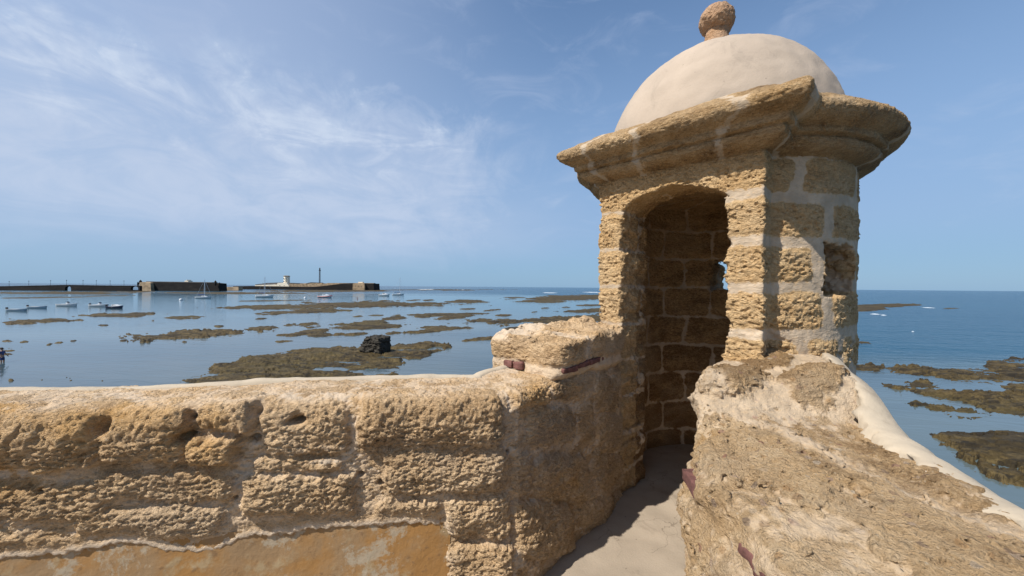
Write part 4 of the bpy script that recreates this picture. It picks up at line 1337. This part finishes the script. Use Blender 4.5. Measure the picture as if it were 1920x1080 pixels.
def far_house(name, label, wall_pts, roof_pts, Y, thick, wall_m, roof_m, windows=()):
    xs_ = [W(x, y, Y)[0] for x, y in wall_pts]
    root = empty(name, (sum(xs_) / len(xs_), Y + thick / 2, SEA + 3))
    tag(root, label, 'building')
    far_part('wall', wall_pts, Y, thick, wall_m, root)
    if roof_pts:
        far_part('roof', roof_pts, Y - 0.4, thick + 0.8, roof_m, root)
    for x, y, a, b in windows:
        far_part('window', [(x, y), (x + a, y), (x + a, y + b), (x, y + b)], Y - 0.12, 0.3, M_GLASSY, root)
    return root
far_house('long_shed', 'long low white shed with grey roof left of the gabled white house', [(478, 533.6), (517, 532.4), (517, 538.4), (478, 538.6)], [(478, 533.4), (500, 530.4), (524, 529.6), (520, 532.2), (478, 533.7)], YF + 12, 12, M_WHITEWASH, M_ROOF)
far_house('white_house', 'bright white gabled house at the foot of the octagonal tower', [(516, 536.8), (521, 530.4), (537, 530.0), (542, 536.6), (542, 538), (516, 538)], None, YF + 9, 10, M_WHITEWASH, M_ROOF, [(524, 534.6, 1.2, 1.4), (532, 534.6, 1.2, 1.4)])
far_house('stone_house', 'brown stone house with uneven roofline between octagonal tower and lighthouse', [(543, 530.8), (562, 531.6), (575, 530.9), (575, 538.4), (543, 538.4)], [(542.6, 530.2), (561, 531.0), (561, 531.8), (542.6, 531.0)], YF + 12, 12, M_WARMWALL, M_ROOF, [(550, 533.8, 1, 1.4), (568, 533.8, 1, 1.4)])
far_house('flat_roofed_house', 'flat roofed pale house directly under the lighthouse', [(576, 531.4), (583, 529.8), (599, 530.6), (604, 531.2), (604, 537.2), (576, 537.6)], [(576, 530.6), (583, 529.2), (599, 529.8), (599, 530.6), (583, 529.9), (576, 531.3)], YF + 10, 12, M_WARMWALL, M_ROOF, [(586, 533.2, 1, 1.3), (593, 533.2, 1, 1.3)])

def oct_tower():
    x, zb = W(537.6, 532, YF + 16); _, zt = W(537.6, 518.4, YF + 16)
    root = empty('octagonal_tower', (x, YF + 16, zb))
    tag(root, 'cream octagonal tower rising over the white houses of the fort', 'tower')
    r_ = 5.6 / F * YF
    bm = bmesh.new(); add_lathe(bm, [(0, -2), (r_ * 1.03, -2), (r_, 0), (r_ * 0.95, zt - zb), (0, zt - zb)], 8)
    link('wall', bm_mesh('oct_wall', bm), M_WHITEWASH, root)
    bm = bmesh.new(); h_ = zt - zb
    add_lathe(bm, [(0, h_ + .01), (r_ * 1.08, h_ + .01), (r_ * 1.08, h_ + 0.5), (r_ * 0.98, h_ + 0.55), (r_ * 0.98, h_ + 1.3), (r_ * 0.6, h_ + 1.4), (0, h_ + 1.6)], 8)
    link('parapet', bm_mesh('oct_parapet', bm), M_WARMWALL, root)
    for dx_, dz_ in ((-2.2, h_ * 0.62), (1.4, h_ * 0.62), (-2.2, h_ * 0.25), (1.6, h_ * 0.3)):
        bm = bmesh.new(); add_box(bm, (dx_ - 0.5, -r_ * 0.99, dz_), (dx_ + 0.5, -r_ * 0.6, dz_ + 1.6))
        link('window', bm_mesh('oct_window', bm), M_GLASSY, root)
oct_tower()

def lighthouse():
    x, zb = W(599.4, 532, YF + 22); _, zt = W(599.4, 501, YF + 22)
    H_ = zt - zb
    root = empty('lighthouse', (x, YF + 22, zb))
    tag(root, 'tall thin iron lighthouse with lattice shaft standing over the fort', 'lighthouse')
    bm = bmesh.new(); add_tube(bm, (0, 0, -2), (0, 0, H_ * 0.80), 0.62, 0.55, 10)
    link('stair_shaft', bm_mesh('light_shaft', bm), M_IRON, root)
    for i in range(6):
        t0 = 2 * math.pi * i / 6
        bm = bmesh.new(); add_tube(bm, (1.45 * math.cos(t0), 1.45 * math.sin(t0), -2), (1.15 * math.cos(t0), 1.15 * math.sin(t0), H_ * 0.8), 0.16, 0.13, 6)
        link('column', bm_mesh('light_column', bm), M_IRON, root)
    bm = bmesh.new()
    for j in range(9):
        z_ = H_ * 0.8 * j / 8
        r_ = 1.45 - 0.30 * j / 8
        for i in range(6):
            t0, t1 = 2 * math.pi * i / 6, 2 * math.pi * (i + 1) / 6
            add_tube(bm, (r_ * math.cos(t0), r_ * math.sin(t0), z_), (r_ * math.cos(t1), r_ * math.sin(t1), z_), 0.08, n=4)
            if j < 8:
                add_tube(bm, (r_ * math.cos(t0), r_ * math.sin(t0), z_), (r_ * math.cos(t1), r_ * math.sin(t1), z_ + H_ * 0.1), 0.06, n=4)
    link('lattice', bm_mesh('light_lattice', bm), M_IRON, root)
    bm = bmesh.new(); add_lathe(bm, [(0, H_ * 0.78), (1.5, H_ * 0.79), (1.7, H_ * 0.80), (1.7, H_ * 0.825), (1.2, H_ * 0.83), (0, H_ * 0.83)], 16)
    link('gallery', bm_mesh('light_gallery', bm), M_IRON, root)
    bm = bmesh.new(); add_lathe(bm, [(0, H_ * 0.83), (1.0, H_ * 0.83), (1.0, H_ * 0.91), (0, H_ * 0.91)], 12)
    lan = link('lantern', bm_mesh('light_lantern', bm), M_GLASSY, root)
    bm = bmesh.new(); add_lathe(bm, [(1.15, H_ * 0.91), (1.1, H_ * 0.925), (0.5, H_ * 0.965), (0.12, H_ * 0.975), (0.08, H_), (0, H_)], 12)
    link('roof', bm_mesh('light_roof', bm), M_IRON, lan)
lighthouse()


# ------------------------------------------------------------------ boats
def loft_hull(L, B, Dp, sheer=0.18, stern=0.85, n=14, m=7, draft=0.25):
    """open-topped pointed hull along +x (bow), keel at -draft"""
    bm = bmesh.new(); rows = []
    for i in range(n + 1):
        t = i / n
        x = -L / 2 + L * t
        half = B / 2 * (stern + (1 - stern) * math.sin(min(1, t / 0.45) * math.pi / 2)) if t < 0.45 else B / 2 * math.cos(((t - 0.45) / 0.55) ** 1.6 * math.pi / 2)
        half = max(half, 0.015)
        top = Dp * (1 + sheer * (2.2 * max(0, t - 0.4) ** 2 * 2 + 0.25 * max(0, 0.3 - t)))
        kz = -draft * (1 - max(0, t - 0.7) ** 2 * 8)
        row = []
        for j in range(m + 1):
            a = j / m
            y = half * math.sin(a * math.pi / 2) ** 0.75
            z = kz + (top - kz) * (1 - math.cos(a * math.pi / 2)) ** 0.8
            row.append((x + (0.10 * L * (a - 1) if t > 0.97 else 0), y, z))
        rows.append(row)
    vs = []
    for row in rows:
        vs.append([bm.verts.new((x, -y, z)) for x, y, z in row[::-1]] + [bm.verts.new((x, y, z)) for x, y, z in row[1:]])
    for A, B_ in zip(vs, vs[1:]):
        for j in range(len(A) - 1):
            bm.faces.new((A[j], A[j + 1], B_[j + 1], B_[j]))
    bm.faces.new(vs[0]); bm.faces.new(vs[-1][::-1])
    tops = [(r[0].co.copy(), r[-1].co.copy()) for r in vs]
    return bm, tops

def deck_bm(tops, i0, i1, dz_=-0.02, inset=0.9):
    bm = bmesh.new(); rows = []
    for a, b in tops[i0:i1 + 1]:
        rows.append((bm.verts.new((a.x, a.y * inset, a.z + dz_)), bm.verts.new((b.x, b.y * inset, b.z + dz_))))
    for A, B_ in zip(rows, rows[1:]):
        bm.faces.new((A[0], A[1], B_[1], B_[0]))
    return bm

def outboard(root, L, Dp):
    bm = bmesh.new()
    add_box(bm, (-L / 2 - 0.45, -0.18, Dp * 0.9), (-L / 2 - 0.02, 0.18, Dp * 0.9 + 0.55), 0.08)
    add_box(bm, (-L / 2 - 0.30, -0.07, -0.5), (-L / 2 - 0.14, 0.07, Dp * 0.9), 0.02)
    link('outboard_motor', bm_mesh('outboard', bm), M_BLACK, root)

def finish_boat(root, px, py, rz, label, cat, group):
    p = on_level(px, py, SEA)
    root.location = (p.x, p.y, SEA); root.rotation_euler = (0, 0, rz)
    return tag(root, label, cat, group)

SK = 'small boats moored in the lagoon'
def skiff(px, py, L, rz, label, hm, motor=True, console=False, seats=3):
    root = empty('rowing_boat' if not console else 'motorboat', (0, 0, 0))
    bm, tops = loft_hull(L, L * 0.27, L * 0.095, sheer=0.35)
    link('hull', bm_mesh('skiff_hull', bm, True), hm, root)
    link('floor', bm_mesh('skiff_floor', deck_bm(tops, 0, 11, -L * 0.05, 0.9)), M_WOOD if not console else M_HULLW, root)
    bm = bmesh.new()
    for sd in (0, 1):
        for A, B_ in zip(tops, tops[1:]):
            add_tube(bm, A[sd], B_[sd], L * 0.008, n=5)
    link('gunwale', bm_mesh('skiff_gunwale', bm), M_HULLW, root)
    for k in range(seats):
        i = 3 + 3 * k
        a, b = tops[min(i, 11)]
        bm = bmesh.new(); add_box(bm, (a.x - 0.14, a.y * 0.95, a.z - 0.14), (a.x + 0.14, b.y * 0.95, a.z - 0.09))
        link('seat', bm_mesh('skiff_seat', bm), M_WOOD, root)
    if console:
        bm = bmesh.new(); add_box(bm, (-0.35, -0.35, L * 0.03), (0.35, 0.35, L * 0.17), 0.05)
        c_ = link('console', bm_mesh('skiff_console', bm), M_HULLW, root)
        bm = bmesh.new(); add_prism(bm, [(0.05, L * 0.172), (0.30, L * 0.172), (0.10, L * 0.225), (0.05, L * 0.225)], -0.32, 0.32)
        link('windscreen', bm_mesh('skiff_screen', bm), M_GLASSY, c_)
    if motor:
        outboard(root, L, L * 0.095)
    return finish_boat(root, px, py, rz, label, 'boat', SK)
mpp = lambda py, px: (EYE - SEA) / (0.001 + (py - 538 - (px - 960) * ROLL))   # metres per pixel at the waterline
skiff(33, 583, 35 * mpp(583, 33), R(3), 'pale blue open boat with raised outboard, leftmost of the moored boats', M_HULLB)
skiff(71, 578, 33 * mpp(578, 71), R(4), 'pale blue open boat with dark outboard, second moored boat from the left', M_HULLB)
skiff(127, 574, 38 * mpp(574, 127), R(-2), 'open grey-white boat with small centre console, floating alone between two pairs of boats', M_HULLW, motor=False, console=True)
skiff(187, 575, 37 * mpp(575, 187), R(-4), 'long low white console boat just left of the dark hulled cabin boat', M_HULLW, motor=True, console=True, seats=2)

def cabin_boat(px, py, L, rz, label, hull_m, stripe_m=None, cabin_h=1.0, group=SK):
    root = empty('motorboat', (0, 0, 0))
    Dp = L * 0.13
    bm, tops = loft_hull(L, L * 0.34, Dp, sheer=0.30)
    link('hull', bm_mesh('cabin_hull', bm, True), hull_m, root)
    link('deck', bm_mesh('cabin_deck', deck_bm(tops, 0, 13, -0.03, 0.93)), M_HULLW, root)
    bm = bmesh.new()
    h_ = L * 0.13 * cabin_h
    add_prism(bm, [(-L * 0.16, Dp), (-L * 0.14, Dp + h_), (L * 0.05, Dp + h_), (L * 0.20, Dp + h_ * 0.35), (L * 0.30, Dp * 1.1)], -L * 0.115, L * 0.115)
    cab = link('cabin', bm_mesh('cabin', bm), M_HULLW, root)
    bm = bmesh.new()
    add_prism(bm, [(-L * 0.11, Dp + h_ * 0.5), (-L * 0.10, Dp + h_ * 0.85), (L * 0.045, Dp + h_ * 0.85), (L * 0.10, Dp + h_ * 0.5)], -L * 0.118, L * 0.118)
    link('window', bm_mesh('cabin_window', bm), M_GLASSY, cab)
    if stripe_m:
        for sd in (0, 1):
            bm = bmesh.new()
            for A, B_ in zip(tops, tops[1:]):
                a, b = A[sd].copy(), B_[sd].copy()
                a.z -= Dp * 0.45; b.z -= Dp * 0.45
                a.y *= 0.985; b.y *= 0.985
                add_tube(bm, a, b, Dp * 0.16, n=6)
            link('stripe', bm_mesh('hull_stripe', bm), stripe_m, root)
    for sd in (0, 1):
        bm = bmesh.new()
        for k in range(7, 13):
            A, B_ = tops[k][sd], tops[k + 1][sd]
            up = Vector((0, 0, Dp * 0.5))
            add_tube(bm, A + up, B_ + up, 0.02, n=4); add_tube(bm, A, A + up, 0.018, n=4)
        link('rail', bm_mesh('bow_rail', bm), M_ALU, root)
    outboard(root, L, Dp)
    return finish_boat(root, px, py, rz, label, 'boat', group)
cabin_boat(216, 578, 28 * mpp(578, 216), R(4), 'little dark hulled boat with white cabin, touching the long white console boat', M_HULLN)
cabin_boat(610, 558, 27 * mpp(558, 610), R(-6), 'white speedboat with a red stripe moored before the sea fort', M_HULLW, M_RED, 0.8)
cabin_boat(721, 555, 21 * mpp(555, 721), R(-8), 'small white cabin boat beside the sailing yacht right of the fort', M_HULLW, None, 1.0)

def sailboat(px, py, L, mast_px, rz, label, mast_x=0.05):
    root = empty('sailboat', (0, 0, 0))
    Dp = L * 0.105
    bm, tops = loft_hull(L, L * 0.30, Dp, sheer=0.25, stern=0.75)
    link('hull', bm_mesh('yacht_hull', bm, True), M_HULLW, root)
    link('deck', bm_mesh('yacht_deck', deck_bm(tops, 0, 14, -0.02, 0.95)), M_HULLW, root)
    bm = bmesh.new()
    add_prism(bm, [(-L * 0.12, Dp), (-L * 0.11, Dp * 1.65), (L * 0.08, Dp * 1.6), (L * 0.22, Dp * 1.1), (L * 0.22, Dp)], -L * 0.09, L * 0.09)
    cab = link('cabin', bm_mesh('yacht_cabin', bm), M_HULLW, root)
    bm = bmesh.new()
    for k in range(3):
        add_box(bm, (-L * 0.09 + k * L * 0.06, -L * 0.093, Dp * 1.2), (-L * 0.05 + k * L * 0.06, L * 0.093, Dp * 1.42))
    link('window', bm_mesh('yacht_window', bm), M_GLASSY, cab)
    mh = mast_px * mpp(py, px)
    bm = bmesh.new(); add_tube(bm, (L * mast_x, 0, Dp), (L * mast_x, 0, mh), 0.14, 0.10, 8)
    add_tube(bm, (L * mast_x, -L * .08, mh * 0.55), (L * mast_x, L * .08, mh * 0.55), 0.04, n=5)
    mast = link('mast', bm_mesh('mast', bm), M_ALU, root)
    bm = bmesh.new()
    for end in ((tops[-1][0].x, 0, Dp * 1.4), (-L / 2 + 0.1, 0, Dp * 1.1), (L * mast_x, L * 0.14, Dp), (L * mast_x, -L * 0.14, Dp)):
        add_tube(bm, (L * mast_x, 0, mh * 0.98), end, 0.035, n=4)
    link('stay', bm_mesh('stays', bm), M_ALU, mast)
    bm = bmesh.new(); add_tube(bm, (L * mast_x - 0.1, 0, Dp * 2.5), (-L * 0.36, 0, Dp * 2.35), 0.26, 0.18, 8)
    link('furled_sail', bm_mesh('sail_cover', bm), M_BLUECLOTH, root)
    bm = bmesh.new(); add_box(bm, (-L / 2 - 0.05, -0.04, -0.6), (-L / 2 + 0.05, 0.04, Dp * 0.9))
    link('rudder', bm_mesh('rudder', bm), M_HULLW, root)
    return finish_boat(root, px, py, rz, label, 'sailboat', 'sailing boats with bare masts')
sailboat(382, 559.5, 28 * mpp(559.5, 382), 36, R(4), 'white sailboat with bare mast moored before the right end of the island castle')
sailboat(497, 557.5, 32 * mpp(557.5, 497), 39, R(3), 'white sailboat with bare mast moored before the gabled white house', -0.02)
sailboat(747, 553.5, 22 * mpp(553.5, 747), 33, R(5), 'white sailboat with tall mast just right of the small cabin boat', 0.12)

def buoy(px, py, label):
    p = on_level(px, py, SEA)
    root = empty('mooring_buoy', (p.x, p.y, SEA))
    tag(root, label, 'buoy', 'white mooring buoys')
    bm = bmesh.new(); add_lathe(bm, [(0, -0.5), (0.5, -0.3), (0.72, 0.1), (0.6, 0.55), (0.25, 0.8), (0, 0.85)], 12)
    link('float', bm_mesh('buoy_float', bm, True), M_HULLW, root)
    bm = bmesh.new(); add_tube(bm, (0, 0, 0.8), (0, 0, 1.3), 0.06, n=6)
    link('ring', bm_mesh('buoy_ring', bm), M_IRON, root)
buoy(572, 559, 'white mooring buoy left of the red striped speedboat')
buoy(339, 563, 'white mooring buoy left of the sailboat in front of the castle')


# ------------------------------------------------------------------ people
def skin_person(name, joints, bones, m):
    me = bpy.data.meshes.new(name)
    me.from_pydata([j[0] for j in joints], bones, [])
    o = bpy.data.objects.new(name, me); COL.objects.link(o)
    me.materials.append(m)
    sk_ = o.modifiers.new('skin', 'SKIN')
    lay = me.skin_vertices[0].data
    for i, j in enumerate(joints):
        lay[i].radius = (j[1], j[1] if len(j) < 3 else j[2])
    lay[0].use_root = True
    sk_.use_smooth_shade = True
    ss = o.modifiers.new('sub', 'SUBSURF'); ss.levels = 2; ss.render_levels = 2
    return o

def person(px, py, zfoot, rz, label, lean=0.0, arm=0.3, top_m=None):
    p = on_level(px, py, SEA)
    J = [((0, 0, 0.95), 0.14, 0.11), ((0, 0.01, 1.15), 0.13, 0.10), ((0, 0, 1.38), 0.16, 0.11), ((0, 0.0, 1.49), 0.06), ((0, 0.02, 1.57), 0.07), ((0, 0.01, 1.66), 0.095), ((0, 0.0, 1.74), 0.06),
         ((0.19, 0, 1.42), 0.06), ((0.26, 0.02, 1.14), 0.045), ((0.25, 0.16, 0.92), 0.034), ((0.25, 0.22, 0.86), 0.03),
         ((-0.19, 0, 1.42), 0.06), ((-0.26, arm * 0.3, 1.15), 0.045), ((-0.25, arm, 0.95), 0.034), ((-0.25, arm + .07, 0.92), 0.03),
         ((0.10, 0, 0.88), 0.09), ((0.12, 0.05, 0.50), 0.062), ((0.12, 0.0, 0.10), 0.045), ((0.12, 0.13, 0.03), 0.04),
         ((-0.10, 0, 0.88), 0.09), ((-0.12, 0.06, 0.50), 0.062), ((-0.12, -0.10, 0.10), 0.045), ((-0.12, 0.03, 0.03), 0.04)]
    Bn = [(0, 1), (1, 2), (2, 3), (3, 4), (4, 5), (5, 6), (2, 7), (7, 8), (8, 9), (9, 10), (2, 11), (11, 12), (12, 13), (13, 14), (0, 15), (15, 16), (16, 17), (17, 18), (0, 19), (19, 20), (20, 21), (21, 22)]
    o = skin_person('person', J, Bn, M_SKIN)
    o.location = (p.x, p.y, SEA + zfoot); o.rotation_euler = (0, 0, rz)
    tag(o, label, 'person')
    s_ = skin_person('shorts', [((0, 0, 0.97), 0.155, 0.125), ((0.10, 0.0, 0.86), 0.105), ((0.115, 0.03, 0.58), 0.095), ((-0.10, 0.0, 0.86), 0.105), ((-0.115, 0.035, 0.58), 0.095)], [(0, 1), (1, 2), (0, 3), (3, 4)], M_SHORTS)
    s_.parent = o
    if top_m:
        t_ = skin_person('shirt', [((0, 0, 1.0), 0.155, 0.125), ((0, 0, 1.2), 0.15, 0.12), ((0, 0, 1.40), 0.175, 0.125), ((0.20, 0, 1.42), 0.075), ((0.245, 0.015, 1.22), 0.065), ((-0.20, 0, 1.42), 0.075), ((-0.245, 0.02, 1.22), 0.065)], [(0, 1), (1, 2), (2, 3), (3, 4), (2, 5), (5, 6)], top_m)
        t_.parent = o
    bm = bmesh.new(); bmesh.ops.create_uvsphere(bm, u_segments=12, v_segments=8, radius=0.112)
    for v in bm.verts:
        v.co = Vector((v.co.x, v.co.y * 1.08 - 0.02, max(v.co.z, -0.03 if v.co.y > 0 else -0.08) + 1.70))
    h_ = link('hair', bm_mesh('hair', bm, True), M_HAIR, o)
    # face: eyes, nose, mouth, ears in one small mesh
    for sx in (-1, 1):
        bm = bmesh.new(); add_box(bm, (sx * 0.035 - 0.012, 0.095, 1.665), (sx * 0.035 + 0.012, 0.108, 1.678))
        link('eye', bm_mesh('eye', bm), M_HAIR, o)
    bm = bmesh.new(); add_box(bm, (-0.025, 0.092, 1.595), (0.025, 0.102, 1.603))
    link('mouth', bm_mesh('mouth', bm), M_HAIR, o)
    return o
person(3, 679, -0.42, R(-75), 'person in blue shorts wading knee deep at the left edge of the photo', arm=0.25, top_m=M_SHORTS)
person(670, 566, 0.35, R(160), 'person in dark clothes standing on the long reef below the small cabin boat', arm=0.1, top_m=M_SHIRT)


# ------------------------------------------------------------------ foam where swell breaks on the open side
def foam():
    Vs, Qs = [], []
    rg = np.random.default_rng(4)
    for px, py, wpx, hpx in ((1740, 577, 4, 0.8), (1640, 589, 9, 0.7), (1656, 591, 5, 0.6), (1712, 622, 3, 0.5), (1030, 549, 16, .5), (1110, 548, 18, .5), (800, 542.5, 14, .5), (860, 543.5, 10, .5)):
        n = 18
        p = on_level(px, py, SEA + 0.05)
        ex = wpx / F * p.y; ey = (p.y - on_level(px, py + hpx, SEA).y)
        b = sum(len(v) for v in Vs)
        ring = []
        for i in range(n):
            t = 2 * math.pi * i / n
            k = rg.uniform(0.55, 1.1)
            ring.append((p.x + ex * k * math.cos(t), p.y + ey * k * math.sin(t) + 0.25 * ex * k * math.cos(t) * math.sin(3 * t), SEA + 0.05))
        Vs.append([(p.x, p.y, SEA + 0.18)] + ring)
        Qs += [(b, b + 1 + i, b + 1 + (i + 1) % n) for i in range(n)]
    return np_mesh('foam', np.array([v for r in Vs for v in r]), np.array(Qs))
tag(link('sea_foam', foam(), M_FOAM), 'small white crests where the swell breaks along the reef', 'foam', None, 'stuff')
